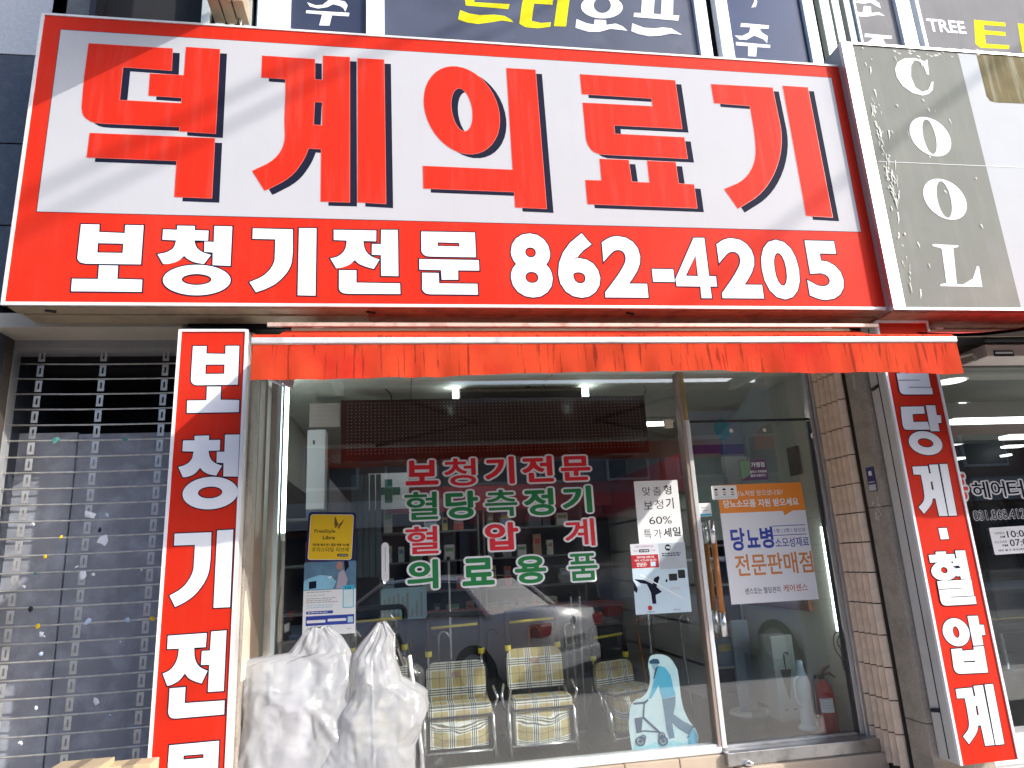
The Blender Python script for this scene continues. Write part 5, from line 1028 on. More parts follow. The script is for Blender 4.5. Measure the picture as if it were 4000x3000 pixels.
walker('darker walker behind the wrapped goods with only its black handle and yellow bar in view', b0, .42, H0, (.45*H0, .66*H0), (.36*H0, .41*H0), (.1, .34*H0))
# chrome poles behind the walkers
for px, pt, pb_, lb in ((1752, 2190, 2700, 'thin chrome pole behind the first walker'), (2262, 2330, 2690, 'taller chrome crutch pole behind the second walker'), (2228, 2330, 2560, 'short chrome pole just left of the taller crutch pole'), (2530, 2400, 2560, 'chrome pole under the hearing aid poster')):
    a, b = P(px, pt, .75), P(px+15, pb_, .75); t = thing('chrome_pole', lb, 'pole', (a.x, .75, b.z), 'chrome poles of aids standing in the shop'); mb = MB(); mb.path([(a.x, .75, a.z), (b.x, .75, b.z-.5 if b.z > .8 else .2)], .009, CHROME, 8); mb.build('tube', t); mb = MB(); mb.lathe([(.014, 0), (.014, .03)], (a.x, .75, a.z), BLACK, 8); mb.build('tip', t)
for k in range(7):
    x = .25+.33*k; t = thing('walking_stick', ['first', 'second', 'third', 'fourth', 'fifth', 'sixth', 'seventh'][k]+' thin walking stick from the left, in the shadow behind the walkers', 'walking stick', (x, .95, .2), 'walking sticks in the shadow behind the walkers'); mb = MB(); mb.path([(x, .95, .2), (x+.06*math.sin(k), 1.0, .95)]+[(x+.06*math.sin(k)+.04-.04*math.cos(R(a)), 1.0, .95+.04*math.sin(R(a))) for a in range(30, 200, 30)], .009, [CHROME, DARKM, BROWN][k % 3], 8); mb.build('shaft', t)
mb = MB(); mb.box(-.8, 2.0, .06, 1.2, .2, b1[2]-.001 if b1[2] > .21 else .21, M('display_floor', (.04, .035, .03), .35, var=.3, scale=5)); tag(mb.build('display_plinth'), 'low dark display plinth under the plaid walkers', 'plinth')
# ---- blue cut-out figure pushing a walker (a flat printed board), standing at the glass
K2 = .5426
def SP(a, b, y=.05): q = P(1800+a*K2, 2100+b*K2, y); return (q.x, q.z)
t = thing('cutout_figure', 'blue and white cut-out board of a person pushing a walker, at the window bottom', 'cut-out', (SP(1450, 1550)[0], .05, SP(1450, 1550)[1]))
out = loop([(1240, 1556), [(1225, 1480), (1205, 1330), (1225, 1200), (1260, 1165)], [(1300, 1155), (1340, 1120), (1360, 1060), (1365, 1000), (1350, 930)], [(1350, 900), (1360, 850), (1430, 835), (1510, 860), (1560, 950)], [(1575, 1050), (1590, 1200), (1640, 1320), (1690, 1370), (1712, 1430)], [(1712, 1440), (1700, 1500), (1670, 1515)]])
Lw = [SP(a, b) for a, b in out]
mb = MB(); mb.prism(Lw, lambda u, v: (u, .050, v), lambda u, v: (u, .056, v), M('standee_white', (.60, .74, .80), .35, var=.10, scale=9, dirt=.4, dcol=(.25, .55, .72), dscale=5)); mb.build('board', t)
S1 = M('standee_sky', (.08, .42, .64), .4, var=.12, scale=14); S2 = M('standee_trouser', (.10, .20, .30), .4, var=.15); S3 = M('standee_navy', (.02, .07, .16), .4, var=.1); S4 = M('standee_skin', (.28, .42, .52), .4); S5 = M('standee_grass', (.35, .68, .78), .4, var=.2, scale=50)
shapes = [(S5, [(1240, 1550), (1245, 1500), (1290, 1480), (1340, 1500), (1400, 1470), (1460, 1490), (1530, 1460), (1600, 1480), (1650, 1460), (1670, 1512)]),
 (S3, [(1355, 890), (1385, 872), (1420, 875), (1432, 900), (1425, 912), (1360, 908)]), (S4, [(1370, 908), (1420, 908), (1425, 930), (1405, 955), (1385, 950), (1378, 930)]),
 (S3, [(1400, 940), (1415, 930), (1432, 925), (1400, 1010), (1385, 1020)]),
 (S1, [(1432, 922), (1470, 935), (1510, 990), (1530, 1080), (1548, 1135), (1500, 1150), (1455, 1162), (1440, 1130), (1425, 1060), (1400, 1110), (1370, 1160), (1350, 1160), (1375, 1090), (1395, 1010), (1415, 945)]),
 (S2, [(1450, 1164), (1500, 1152), (1545, 1140), (1545, 1200), (1530, 1270), (1600, 1320), (1660, 1350), (1640, 1420), (1560, 1370), (1520, 1330), (1540, 1440), (1500, 1450), (1480, 1380), (1465, 1270)]),
 (S3, [(1640, 1420), (1662, 1350), (1680, 1360), (1650, 1440), (1625, 1440)]), (S1, [(1670, 1365), (1705, 1430), (1695, 1500), (1665, 1512), (1640, 1480), (1640, 1430)]),
 (S3, [(1240, 1188), (1320, 1180), (1345, 1160), (1352, 1170), (1330, 1195), (1245, 1203)]), (S3, [(1315, 1190), (1325, 1190), (1320, 1290), (1440, 1400), (1430, 1412), (1308, 1300)]), (S3, [(1250, 1300), (1310, 1290), (1300, 1390), (1265, 1410)]), (S3, [(1265, 1395), (1320, 1385), (1425, 1395), (1425, 1404), (1320, 1396), (1268, 1408)])]
mb = MB()
for k, (m_, L) in enumerate(shapes): mb.fill([[SP(a, b) for a, b in L]], lambda u, v, k=k: (u, .0495-.0003*k, v), m_)
for k, (cx_, cy_, r) in enumerate(((1292, 1465, 36), (1455, 1462, 36), (1312, 1440, 22), (1445, 1425, 26))):
    mb.fill([[SP(*p) for p in ell(cx_, cy_, (r, 0), (0, r), 20)], [SP(*p) for p in ell(cx_, cy_, (r*.72, 0), (0, r*.72), 20)]], lambda u, v, k=k: (u, .0455-.0003*k, v), S3)
    for a in range(0, 180, 36):
        c_, s_ = math.cos(R(a)), math.sin(R(a)); rr_ = r*.8; mb.fill([[SP(cx_+rr_*c_-2*s_, cy_+rr_*s_+2*c_), SP(cx_+rr_*c_+2*s_, cy_+rr_*s_-2*c_), SP(cx_-rr_*c_+2*s_, cy_-rr_*s_-2*c_), SP(cx_-rr_*c_-2*s_, cy_-rr_*s_+2*c_)]], lambda u, v, k=k+a*.01: (u, .044-.0002*k, v), S3)
mb.build('print', t)
# ---- fire extinguisher, white jug, umbrella holder, tall grey panel behind the door
q = P(3248, 2868, .14); e = thing('fire_extinguisher', 'red fire extinguisher with white label behind the lower right of the glass door', 'extinguisher', (q.x, .16, q.z))
hh = PZ(3240, 2655, .14)-q.z; r = .066
FR = M('extinguisher_red', (.42, .018, .018), .25, var=.08, coat=.4)
mb = MB(); mb.lathe([(r*.9, 0), (r, .01), (r, hh*.72), (r*.93, hh*.82), (r*.7, hh*.92), (r*.38, hh*.98), (r*.3, hh*1.02)], (q.x, .16, q.z), FR, 28); mb.build('cylinder', e, smooth=True)
mb = MB(); mb.lathe([(r*.3, hh*1.02), (r*.36, hh*1.05), (r*.36, hh*1.12)], (q.x, .16, q.z), DARKM, 14); mb.build('valve', e)
mb = MB(); mb.path([(q.x-.01, .15, q.z+hh*1.1), (q.x+.02, .14, q.z+hh*1.22), (q.x+.055, .13, q.z+hh*1.27)], [.012, .013, .007], M('lever_brown', (.12, .05, .03), .4), 8); mb.path([(q.x, .15, q.z+hh*1.1), (q.x+.05, .14, q.z+hh*1.12), (q.x+.085, .13, q.z+hh*1.04)], [.010, .010, .007], MATS['lever_brown'], 8); mb.build('lever', e)
mb = MB(); mb.path(smoothc([(q.x-.02, .14, q.z+hh*1.1), (q.x-.07, .13, q.z+hh*1.12), (q.x-.085, .14, q.z+hh*.9), (q.x-.078, .15, q.z+hh*.3)]), .010, BLACK, 8); mb.build('hose', e, smooth=True)
mb = MB(); vs = []
for zz_ in (.42, .68):
    for k in range(9): a = R(-150+k*10); vs.append((q.x+(r+.001)*math.cos(a), .16+(r+.001)*math.sin(a), q.z+hh*zz_))
mb.add(vs, [(k, k+1, 10+k, 9+k) for k in range(8)], PAPER); lb_ = mb.build('label_plate', e)
mb = MB(); vs = []
for i, (z0_, z1_) in enumerate(((.66, .672), (.6, .61), (.55, .56), (.5, .51))):
    for zz_ in (z0_, z1_):
        for k in range(5): a = R(-140+k*12); vs.append((q.x+(r+.002)*math.cos(a), .16+(r+.002)*math.sin(a), q.z+hh*zz_))
mb.add(vs, [(i*10+k, i*10+k+1, i*10+5+k+1, i*10+5+k) for i in range(4) for k in range(4)], GREY); mb.build('print', lb_)
q = P(3160, 2850, .30); t = thing('plastic_jug', 'white translucent plastic jug standing left of the fire extinguisher', 'jug', (q.x, .30, q.z)); JUG = M('jug_plastic', (.55, .68, .75), .3, var=.1)
mb = MB(); mb.lathe([(.07, 0), (.075, .01), (.06, .03), (.045, .04), (.045, .22), (.055, .30), (.03, .38), (.022, .42), (.022, .46)], (q.x, .30, q.z), JUG, 20); mb.build('body', t, smooth=True); mb = MB(); mb.path(smoothc([(q.x-.04, .27, q.z+.36), (q.x-.09, .26, q.z+.34), (q.x-.09, .26, q.z+.2), (q.x-.045, .27, q.z+.16)]), .009, JUG, 8); mb.build('handle', t, smooth=True)
tl, bl, br = P(3008, 2485, .45), P(3052, 2822, .45), P(3140, 2810, .45); xa, xb = (tl.x+bl.x)/2, br.x
t = thing('umbrella_holder', 'white box umbrella holder with a cut-out umbrella picture behind the door', 'umbrella holder', ((xa+xb)/2, .45, bl.z)); mb = MB(); mb.box(xa, xb, .45, .62, bl.z, tl.z, M('holder_grey_white', (.50, .53, .50), .4, var=.05), .01); mb.build('body', t)
cx_ = (xa+xb)/2; zt_ = tl.z; UM = M('umbrella_print', (.16, .13, .09), .5, var=.2); mb = MB(); mb.add([(cx_-.045, .4485, zt_-.24), (cx_+.045, .4485, zt_-.24), (cx_, .4485, zt_-.45)], [(0, 1, 2)], UM)
mb.path([(cx_, .447, zt_-.24), (cx_, .447, zt_-.14)]+[(cx_+.018-.018*math.cos(R(a)), .447, zt_-.14+.02*math.sin(R(a))) for a in range(20, 200, 30)], .004, UM, 6); mb.build('umbrella_picture', t)
mb = MB()
for dx in (-.035, .035): mb.fill([[(cx_+dx+.014*math.cos(R(a)), zt_-.52+.012*math.sin(R(a))) for a in range(0, 181, 20)]], lambda u, v: (u, .4486, v), UM)
mb.build('print', t)
tl, bl, br = P(2848, 2425, .75), P(2905, 2800, .75), P(2968, 2798, .75); xa, xb = (tl.x+bl.x)/2, br.x
t = thing('standing_panel', 'tall narrow blue grey panel on an oval foot behind the door', 'panel', ((xa+xb)/2, .75, bl.z)); mb = MB(); mb.box(xa, xb, .75, .79, bl.z+.03, tl.z, M('panel_blue_grey', (.24, .29, .34), .35, var=.1), .012); mb.build('panel', t); mb = MB(); mb.lathe([(.16, 0), (.165, .015), (.15, .03)], ((xa+xb)/2+.03, .80, bl.z), M('foot_grey', (.45, .48, .48), .4), 24); mb.build('foot', t)
t = thing('transparent_case', 'clear acrylic screen standing beside the umbrella holder', 'screen', (2.9, .4, .22)); q = P(2990, 2560, .4); mb = MB(); mb.box(q.x-.06, q.x-.052, .4, .62, .21, q.z, GLASS); mb.build('sheet', t)
mb = MB(); mb.box(2.05, 3.02, .07, .14, .2, .24, DRED); tag(mb.build('door_mat'), 'dark red mat edge just inside the glass door', 'mat')

# ---- goods wrapped in clear plastic, standing on the pavement in front of the window
FILM_P = plastic_film('clear_plastic_film')
def wrap(name, label, left, right, Yc, dep, zbot, seed, under):
    """left/right: silhouette edges as (px,py) runs from bottom to top"""
    t = thing(name, label, 'wrapped goods', (0, Yc, 0), 'goods wrapped in plastic in front of the window')
    Lw_ = [(PX(a, b, Yc), PZ(a, b, Yc)) for a, b in left]; Rw_ = [(PX(a, b, Yc), PZ(a, b, Yc)) for a, b in right]
    def ed(run, z):
        if z <= run[0][1]: return run[0][0]
        for (xa, za), (xb, zb) in zip(run, run[1:]):
            if za <= z <= zb: return xa+(xb-xa)*(z-za)/max(zb-za, 1e-6)
        return run[-1][0]
    ztop_ = max(Lw_[-1][1], Rw_[-1][1]); NR, NA = 120, 150; vs = []; rd = random.Random(seed)
    for j in range(NR):
        f = j/(NR-1); z = zbot+(ztop_-zbot)*f; a, b = ed(Lw_, z), ed(Rw_, z); cx_, hw_ = (a+b)/2, max((b-a)/2, .006)
        d_ = dep*min(1, (1-f)*3.5+.12)
        for i in range(NA):
            th = 2*math.pi*i/NA; ex = .75; c_, s_ = math.cos(th), math.sin(th)
            ux = math.copysign(abs(c_)**ex, c_); uy = math.copysign(abs(s_)**ex, s_)
            X_ = cx_+ux*hw_; q1 = Vector((X_*3+z*1.5, uy*.8, z*1.6+seed)); q2 = Vector((X_*7-z*3.4, uy*1.5, z*4.5+seed*2)); q3 = Vector((X_*17, uy*3, z*15+seed))
            w1 = noise.noise_vector(q1*1.3)*.5
            f1 = abs(noise.noise(q1+w1)); f2 = abs(noise.noise(q2+w1)); f3 = abs(noise.noise(q3+w1*2)); f4 = abs(noise.noise(q3*2.3+w1*3))
            k = -.075*min(f1, .35)-.030*f2-.012*f3-.004*f4
            hem = .03*noise.noise(Vector((ux*3, uy*3, seed)))*(1-f)**3
            vs.append((cx_+ux*(hw_+k*.35), Yc+uy*(d_+k), z+.02*noise.noise(Vector((ux*5, uy*5, z*6)))+hem))
    fs = [(j*NA+i, j*NA+(i+1) % NA, (j+1)*NA+(i+1) % NA, (j+1)*NA+i) for j in range(NR-1) for i in range(NA)]; n0 = len(vs)
    vs.append(((Lw_[-1][0]+Rw_[-1][0])/2, Yc, ztop_+.004)); fs += [((NR-1)*NA+i, (NR-1)*NA+(i+1) % NA, n0) for i in range(NA)]
    mb = MB(); mb.add(vs, fs, FILM_P); mb.build('plastic_cover', t, smooth=True); under(t)
    return t
def under1(t):
    mb = MB(); mb.box(-.80, -.52, -.42, -.22, .35, .78, M('grey_case', (.50, .48, .50), .6, var=.15), .03); mb.build('packed_case', t)
    for x in (-.78, -.5): mb = MB(); mb.path([(x, -.32, 0), (x, -.30, .95)], .012, DARKM, 8); mb.build('frame_tube', t)
wrap('wrapped_goods', 'left of two bulky items under cloudy white plastic sheeting, wide at the top left corner', [(880, 3060), (895, 2980), (930, 2860), (948, 2780), (925, 2700), (906, 2592), (1000, 2574), (1120, 2560), (1165, 2500), (1195, 2460)], [(1400, 3060), (1395, 2900), (1385, 2760), (1392, 2640), (1388, 2560), (1345, 2490), (1290, 2450)], -.42, .20, .02, 1.7, under1)
def under2(t):
    for x0_, x1_ in ((-.18, -.20), (.08, .02)):
        mb = MB(); mb.path([(x0_, -.50, 0), (x0_, -.46, .5), (x1_, -.38, 1.0)], .012, CHROME, 8); mb.build('frame_tube', t)
    mb = MB(); mb.box(-.20, .02, -.46, -.30, .30, .52, DARKM, .02); mb.build('packed_case', t)
    mb = MB(); mb.path([(-.22, -.4, .95), (-.2, -.4, 1.04), (-.05, -.4, 1.04), (-.02, -.4, .95)], .018, BLACK, 8); mb.build('push_handle', t)
wrap('wrapped_goods', 'right of two items under clear plastic, with peaked top and frames showing inside', [(1210, 3060), (1250, 2900), (1310, 2790), (1372, 2700), (1368, 2560), (1420, 2500), (1470, 2436)], [(1632, 3060), (1628, 2890), (1678, 2770), (1675, 2700), (1575, 2640), (1548, 2560), (1548, 2480), (1512, 2434)], -.42, .22, .02, 5.3, under2)

# ------------------------------------------------------------------ neighbour hair salon at the right
SALL = M('salon_lamp', (1, 1, 1), .4, var=0, emit=1.6)
SAL = thing('hair_salon', 'neighbouring hair salon behind a glass front at the right edge', 'shop', (3.6, -.2, 0))
mb = MB(); mb.box(3.5, 9, 3.2, 3.3, 0, 2.9, M('salon_dark', (.03, .028, .03), .5, var=.4, scale=3)); mb.box(8.9, 9, -.1, 3.2, 0, 2.9, MATS['salon_dark']); mb.box(3.42, 3.52, .05, 3.2, 0, 2.9, MATS['salon_dark']); mb.build('inner_wall', SAL)
mb = MB(); mb.box(3.52, 9, -.3, 3.2, 2.72, 2.9, M('salon_ceiling', (.16, .16, .14), .8, var=.06)); mb.build('ceiling', SAL)
mb = MB(); mb.box(3.5, 9, -.15, 3.2, 0, .12, M('salon_floor', (.05, .05, .05), .3, var=.3)); mb.build('floor', SAL)
mb = MB(); mb.box(3.52, 9, .9, 1.1, 2.36, 2.72, M('salon_bulkhead', (.22, .21, .19), .8)); mb.build('bulkhead', SAL)
mb = MB(); mb.box(3.5, 9, -.21, -.20, .42, 2.72, GLASS); mb.build('pane', SAL)
zf0, zf1 = PZ(3975, 2990, -.22), PZ(3940, 2858, -.22)
mb = MB(); mb.box(3.5, 9, -.27, -.12, zf0, zf1, WF, .005); mb.box(3.5, 9, -.285, -.271, zf0+.03, zf0+.045, WF); mb.build('frame', SAL)
mb = MB(); mb.box(3.5, 9, -.24, -.14, 0, zf0-.002, STONE); mb.build('base_wall', SAL)
a = P(3835, 1400, -.5); mb = MB(); mb.box(a.x, 8, -.55, -.3, a.z, a.z+.09, M('conduit_pink', (.55, .46, .42), .5, dirt=.3), .008); mb.build('conduit', SAL)
a = P(3888, 1398, -.555); mb = MB(); mb.box(a.x, a.x+.16, -.554, -.5505, a.z+.012, a.z+.055, BLACK); mb.box(a.x+.01, a.x+.15, -.556, -.5541, a.z+.03, a.z+.045, PAPER); mb.build('plate', SAL)
mb = MB(); mb.path([(a.x-.25, -.45, a.z+.03), (a.x-.13, -.5, a.z+.05), (a.x-.1, -.5, a.z-.0)], .014, M('cable_grey', (.35, .33, .28), .6), 8); mb.build('cable', SAL)
def disc(px, py, y, r, lb):
    d = (P(px, py, y)-CAM); k = (2.715-CAM.z)/d.z; c_ = CAM+d*k
    t = thing('downlight', lb, 'downlight', (c_.x, c_.y, 2.71), 'round downlights in the salon ceiling'); mb = MB(); mb.lathe([(r, 0), (r, .004)], (c_.x, c_.y, 2.712), SALL, 24); mb.build('lens', t); mb = MB(); mb.lathe([(r+.02, 0), (r+.02, .003)], (c_.x, c_.y, 2.7165), LWHITE, 24); mb.build('ring', t)
disc(3712, 1490, 1, .11, 'nearest round downlight just right of the tall red board'); disc(3725, 1584, 1, .12, 'second round downlight below the nearest one')
def strip(pa, pb, z, lb):
    P3 = []
    for px, py in (pa, pb): d = P(px, py, 1)-CAM; k = (z-CAM.z)/d.z; P3.append(CAM+d*k)
    a, b = P3; t = thing('light_panel', lb, 'light panel', tuple(a), 'flat lit panels in the salon'); mb = MB(); mb.box(min(a.x, b.x), max(a.x, b.x)+1.2, a.y-.06, a.y+.06, z, z+.03, SALL); mb.build('diffuser', t)
strip((3710, 1655), (4000, 1640), 2.33, 'long bright light panel across the salon behind the glass'); strip((3925, 1715), (4000, 1710), 2.30, 'short bright panel below the long one, at the picture edge')
for px, py, w_ in ((3740, 1731, .05), (3745, 1790, .05), (3968, 1742, .08), (3940, 1777, .02)):
    q = P(px, py, 3.0); mb = MB(); mb.box(q.x-w_*1.6, q.x+w_*1.6, 2.98, 3.1, q.z-.012, q.z+.012, SALL); tag(mb.build('wall_lamp'), {3740: 'upper of two small lit bars deep in the salon', 3745: 'lower of two small lit bars deep in the salon', 3968: 'oval lit lamp deep in the salon near the picture edge', 3940: 'tiniest lit spot in the salon'}[px], 'lamp')
for k in range(4):
    x = 4.3+k*.9; t = thing('salon_mirror', ['first', 'second', 'third', 'fourth'][k]+' tall brown framed mirror on the salon back wall, counted from the left', 'mirror', (x, 3.15, .8), 'mirrors in the salon'); mb = MB(); mb.box(x, x+.5, 3.12, 3.19, .7, 2.2, M('mirror_brown', (.11, .05, .03), .5, var=.3), .01); mb.build('frame', t); mb = MB(); mb.box(x+.05, x+.45, 3.11, 3.119, .75, 2.15, M('mirror_glass', (.2, .21, .22), .1, .8)); mb.build('glass', t)
    t = thing('salon_chair', ['first', 'second', 'third', 'fourth'][k]+' dark salon chair in front of the mirrors, counted from the left', 'chair', (x+.25, 2.3, .12), 'chairs in the salon'); mb = MB(); mb.box(x, x+.5, 2.1, 2.6, .5, .62, DARKM, .04); mb.build('seat', t); mb = MB(); mb.box(x, x+.5, 2.05, 2.13, .62, 1.15, DARKM, .03); mb.build('backrest', t); mb = MB(); mb.lathe([(.2, 0), (.2, .02), (.03, .05), (.03, .38)], (x+.25, 2.35, .12), CHROME, 16); mb.build('pedestal', t)
YN = -.212
t = thing('window_lettering', 'white outlined black lettering and phone number on the salon glass', 'lettering', (P(3795, 1947, YN).x, YN, P(3795, 1947, YN).z))
k5 = .5425
for ch, (a, b, c, d), of, m_, o2 in (('헤', (180, 925, 300, 1045), .01, NAVY, .075), ('어', (315, 920, 415, 1035), .01, NAVY, .075), ('터', (432, 915, 545, 1040), .01, NAVY, .075), ('031.868.412', (188, 1128, 560, 1195), .0, NAVY, .05), ('홍', (20, 860, 140, 1055), .03, VRED, .085)):
    xa, xb = PX(3700+a*k5, 1380+(b+d)/2*k5, YN), PX(3700+c*k5, 1380+(b+d)/2*k5, YN); za, zb3 = PZ(3700+(a+c)/2*k5, 1380+d*k5, YN), PZ(3700+(a+c)/2*k5, 1380+b*k5, YN)
    mb = MB(); bold(mb, ch, xa, xb, za, zb3, YN-.001, of+o2, LWHITE, 0.); bold(mb, ch, xa, xb, za, zb3, YN-.0032, of, m_, 0.)
    mb.build('letter', t)
F = Fr((3862, 2062), (4030, 2050), (3886, 2168), YN); t = thing('hours_sticker', 'white opening hours sticker on the salon glass, reading 10:00 and 07:00', 'sticker', tuple(F.o))
mb = MB(); F.rrect(mb, 0, 0, 1, 1, .01, LWHITE, .001); mb.build('plate', t); mb = MB(); F.text(mb, 'OPEN', .10, .32, .74, .82, NAVY, .0016); F.text(mb, 'AM', .20, .32, .60, .68, NAVY, .0016, .01); F.text(mb, '10:00', .38, .90, .60, .84, NAVY, .0016, .01)
F.text(mb, 'CLOSE', .06, .34, .42, .50, NAVY, .0016); F.text(mb, 'PM', .22, .34, .28, .36, NAVY, .0016, .01); F.text(mb, '07:00', .40, .92, .28, .52, NAVY, .0016, .01); F.text(mb, '매주 월·수 휴무(예약우선제)', .10, .95, .10, .18, NAVY, .0016, .02); mb.build('print', t)

# ------------------------------------------------------------------ cars parked behind the camera (seen reflected in the glass)
def car(label, loc, rz, paint, L=4.6, W=1.80, H=1.45, hatch=False, plate=None, tails=True):
    t = thing('parked_car', label, 'car', (0, 0, 0), 'cars parked along the street')
    hw = W/2; hl = L/2
    # body loft, -y is the rear
    st = [(-hl, .42, .80, .72), (-hl+.05, .30, .98, .86), (-hl+.35, .22, 1.03, .96), (-hl+.8, .20, 1.0 if not hatch else 1.02, 1), (-.6, .18, .98, 1), (.5, .18, .96, 1), (1.2, .2, .93, .99), (hl-.5, .22, .84, .95), (hl-.1, .28, .72, .84), (hl, .40, .60, .70)]
    vs = []; n = 11
    for y, zb, zt_, k in st:
        w_ = hw*k
        for (x, z) in ((-.82*w_, zb), (-.97*w_, zb+.10), (-w_, zb+.3), (-w_*.985, zt_-.16), (-w_*.90, zt_-.02), (0, zt_+.015), (w_*.90, zt_-.02), (w_*.985, zt_-.16), (w_, zb+.3), (.97*w_, zb+.10), (.82*w_, zb)): vs.append((x, y, z))
    fs = [(j*n+i, (j+1)*n+i, (j+1)*n+(i+1) % n, j*n+(i+1) % n) for j in range(len(st)-1) for i in range(n)]+[tuple(range(n)), tuple((len(st)-1)*n+i for i in range(n))[::-1]]
    mb = MB(); mb.add(vs, fs, paint); body = mb.build('body', t, smooth=True)
    mb = MB(); mb.box(-.8*hw, .8*hw, -hl-.012, -hl+.06, .30, .50, paint, .03); mb.build('rear_bumper', body)
    g = [(-1.55 if not hatch else -hl+.25, .98, .93), (-1.0 if not hatch else -hl+.55, H-.03, .76), (-.2, H, .77), (.35, H-.03, .75), (1.15, .95, .90)]
    vs = []
    for y, z, k in g:
        for x in (-k*hw, k*hw): vs += [(x, y, z)]
    vs += [(-.93*hw, -1.5, .95), (.93*hw, -1.5, .95), (-.93*hw, 1.1, .92), (.93*hw, 1.1, .92)]
    GL_ = M('car_glass', (.015, .018, .02), .06, spec=.8)
    fs = [(0, 1, 3, 2), (2, 3, 5, 4), (4, 5, 7, 6), (6, 7, 9, 8), (0, 2, 4, 6, 8), (1, 9, 7, 5, 3)]
    mb = MB(); mb.add(vs[:10], fs, GL_); mb.build('window', t)
    mb = MB(); r = [(-1.02 if not hatch else -hl+.5, H-.035, .78), (-.2, H+.012, .79), (.38, H-.02, .77)]; vv = []
    for y, z, k in r: vv += [(-k*hw, y, z-.03), (-k*hw*.92, y, z+.012), (0, y, z+.03), (k*hw*.92, y, z+.012), (k*hw, y, z-.03)]
    mb.add(vv, [(j*5+i, j*5+i+1, j*5+6+i, j*5+5+i) for j in range(2) for i in range(4)], paint); mb.build('roof', t, smooth=True)
    for s in (-1, 1):
        mb = MB(); yb = -1.55 if not hatch else -hl+.25; yt = -1.0 if not hatch else -hl+.55; mb.path([(s*.93*hw, yb, .98), (s*.775*hw, yt, H-.01)], .035, paint, 8); mb.path([(s*.90*hw, 1.15, .95), (s*.765*hw, .35, H-.02)], .03, paint, 8); mb.path([(s*.92*hw, -.1, .97), (s*.78*hw, -.12, H-.02)], .025, M('car_pillar', (.02, .02, .02), .3), 6); mb.build('pillar', body)
        if tails:
            mb = MB(); mb.box(s*hw*.80-.17, s*hw*.80+.12, -hl+.0, -hl+.16, .72, .88, M('tail_light', (.35, .01, .01), .2), .03); mb.build('tail_light', t)
        mb = MB(); mb.box(s*hw*.72-.16, s*hw*.72+.14, hl-.22, hl-.04, .58, .70, M('head_light', (.6, .65, .7), .1), .03); mb.build('head_light', t)
        for y in (-hl+.95, hl-.9):
            mb = MB(); mb.path([(s*(hw-.20), y, .32), (s*(hw+.005), y, .32)], .32, M('tyre', (.02, .02, .02), .8), 28); w_ = mb.build('wheel', t); mb = MB(); mb.path([(s*(hw+.006), y, .32), (s*(hw+.02), y, .32)], .21, ALU, 20); mb.build('rim', w_)
    mb = MB(); mb.box(-.27, .27, -hl-.03, -hl-.012, .56, .70, M('plate_white', (.65, .65, .62), .5), .004); pl_ = mb.build('number_plate', t)
    if plate: mb = MB(); mb.text(plate, -.24, .24, .585, .675, lambda u, v: (u, -hl-.032, v), NAVY, .03); mb.build('print', pl_)
    mb = MB(); mb.lathe([(.05, -.006), (.05, .006)], (0, 0, 0), CHROME, 18); e_ = mb.build('emblem', t); e_.rotation_euler = (R(90), 0, 0); e_.location = (0, -hl-.005, .86)
    mb = MB(); mb.box(-.75*hw, .75*hw, -hl-.02, -hl+.02, .20, .31, DARKM, .01); mb.build('lower_trim', t)
    t.location = loc; t.rotation_euler = (0, 0, rz); return t
SIL = M('paint_pale_silver', (.78, .78, .77), .3, .0, var=.03, coat=.8); DKC = M('paint_dark_grey', (.05, .05, .055), .25, .3, var=.03, coat=.8); WHC = M('paint_white', (.70, .71, .72), .3, var=.03, coat=.8)
def heading(loc, fx, fy): return math.atan2(-fx, fy)
d = Vector((-.75, -.66)).normalized(); rear = Vector((2.15, -4.55)); c_ = rear+d*2.3
car('pale silver saloon reflected in the shop window, its boot and number plate toward the glass', (c_.x, c_.y, -.14), heading(0, d.x, d.y), SIL, plate='71더 9172')
d = Vector((-.35, -1)).normalized(); rear = Vector((3.9, -6.4)); c_ = rear+d*2.2
car('dark grey hatchback with red tail lights reflected beside the silver saloon', (c_.x, c_.y, -.14), heading(0, d.x, d.y), DKC, L=4.3, H=1.5, hatch=True, plate='38다 4105')
d = Vector((.55, .6)).normalized(); rear = Vector((4.0, -9.0)); c_ = rear+d*2.1
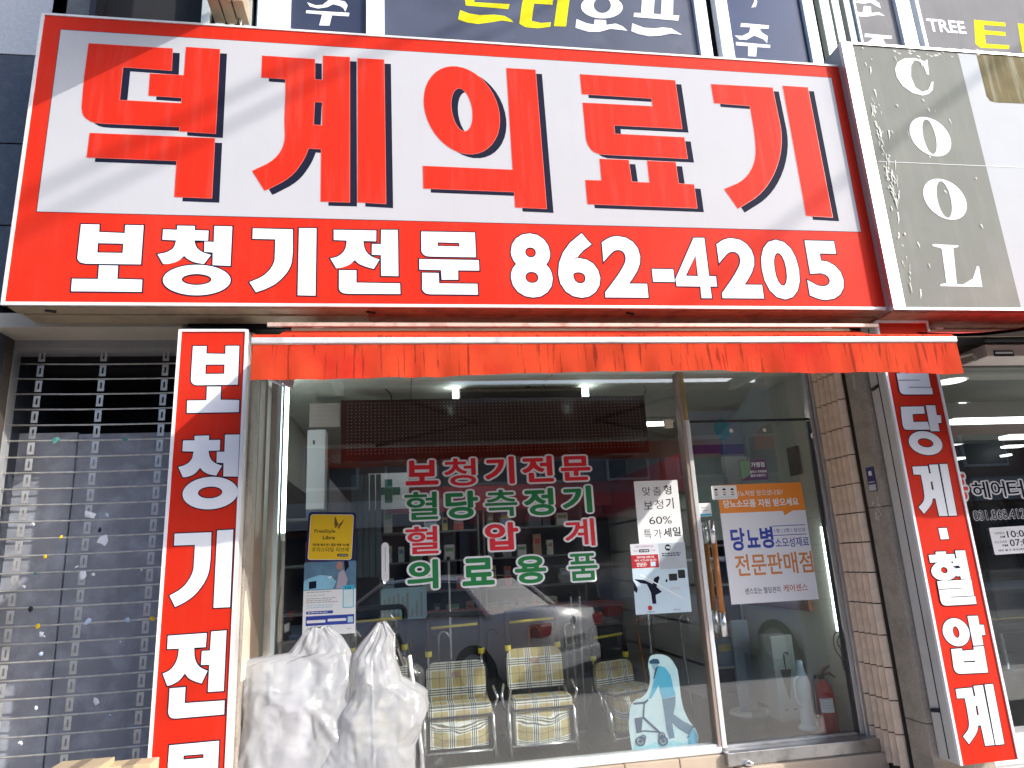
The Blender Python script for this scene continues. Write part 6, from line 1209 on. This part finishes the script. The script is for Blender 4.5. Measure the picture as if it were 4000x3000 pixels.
car('white car reflected in the glass door, nose toward the shop', (5.6, -6.6, -.14), heading(0, .35, 1), WHC, L=4.4, H=1.5, hatch=True)
car('dark car parked on the far side of the street, left in the reflections', (-4.5, -9.6, -.14), R(90), DKC, L=4.5)

# ------------------------------------------------------------------ cables over the street and a projecting sign (they shade the big sign)
def cable(lb, a, b, r, sag=.25):
    t = thing('overhead_cable', lb, 'cable', tuple(a), 'cables strung over the street'); a, b = Vector(a), Vector(b); pts = []
    for i in range(15): f = i/14; p = a.lerp(b, f); p.z -= sag*4*f*(1-f); pts.append(p)
    mb = MB(); mb.path(pts, r, BLACK, 8); mb.build('bundle', t); return t
def via(X, Z, y, dirn):
    """cable whose shadow passes (X,Z) on the sign face: point at distance y before it"""
    s = y/1.0; p = Vector((X, -.85, Z))-SUN*s; return p-dirn*(p.y+.5)/dirn.y*0, p
for lb, X, Z, y, dr, r in (('thick cable bundle whose soft shadow crosses the first two big letters', -1.3, 4.14, 6.5, Vector((.10, -1, .12)), .034), ('second cable bundle a little lower along the street', -1.5, 3.80, 7.0, Vector((.06, -1, .10)), .030), ('cable whose shadow crosses the grey and white neighbour sign', 3.6, 4.34, 6.0, Vector((.0, -1, .0)), .026)):
    p = Vector((X, -.85, Z))-SUN*y; k0 = (-.45-p.y)/dr.y; a = p+dr*k0; b = p+dr*9
    cable(lb, a, b, r, .0)
t = thing('projecting_sign', 'blade sign standing out from the wall above the upper left corner of the red sign', 'sign', (-1.0, -1.0, 5.03)); mb = MB(); mb.box(-1.07, -.93, -1.78, -1.02, 5.03, 6.4, CW, .01); mb.build('box', t)
for z in (5.4, 6.1): mb = MB(); mb.box(-1.02, -.98, -1.02, -.32, z, z+.04, DARKM); mb.build('arm', t)
t = thing('utility_pole', 'concrete utility pole on the far pavement that carries the cables', 'pole', (1.2, -14.4, 0)); mb = MB(); mb.path([(1.2, -14.4, -.1), (1.2, -14.4, 11)], [.17, .11], CONC, 14); mb.build('shaft', t, smooth=True); mb = MB(); mb.box(.4, 2.0, -14.46, -14.34, 9.6, 9.75, DARKM); mb.build('cross_arm', t)
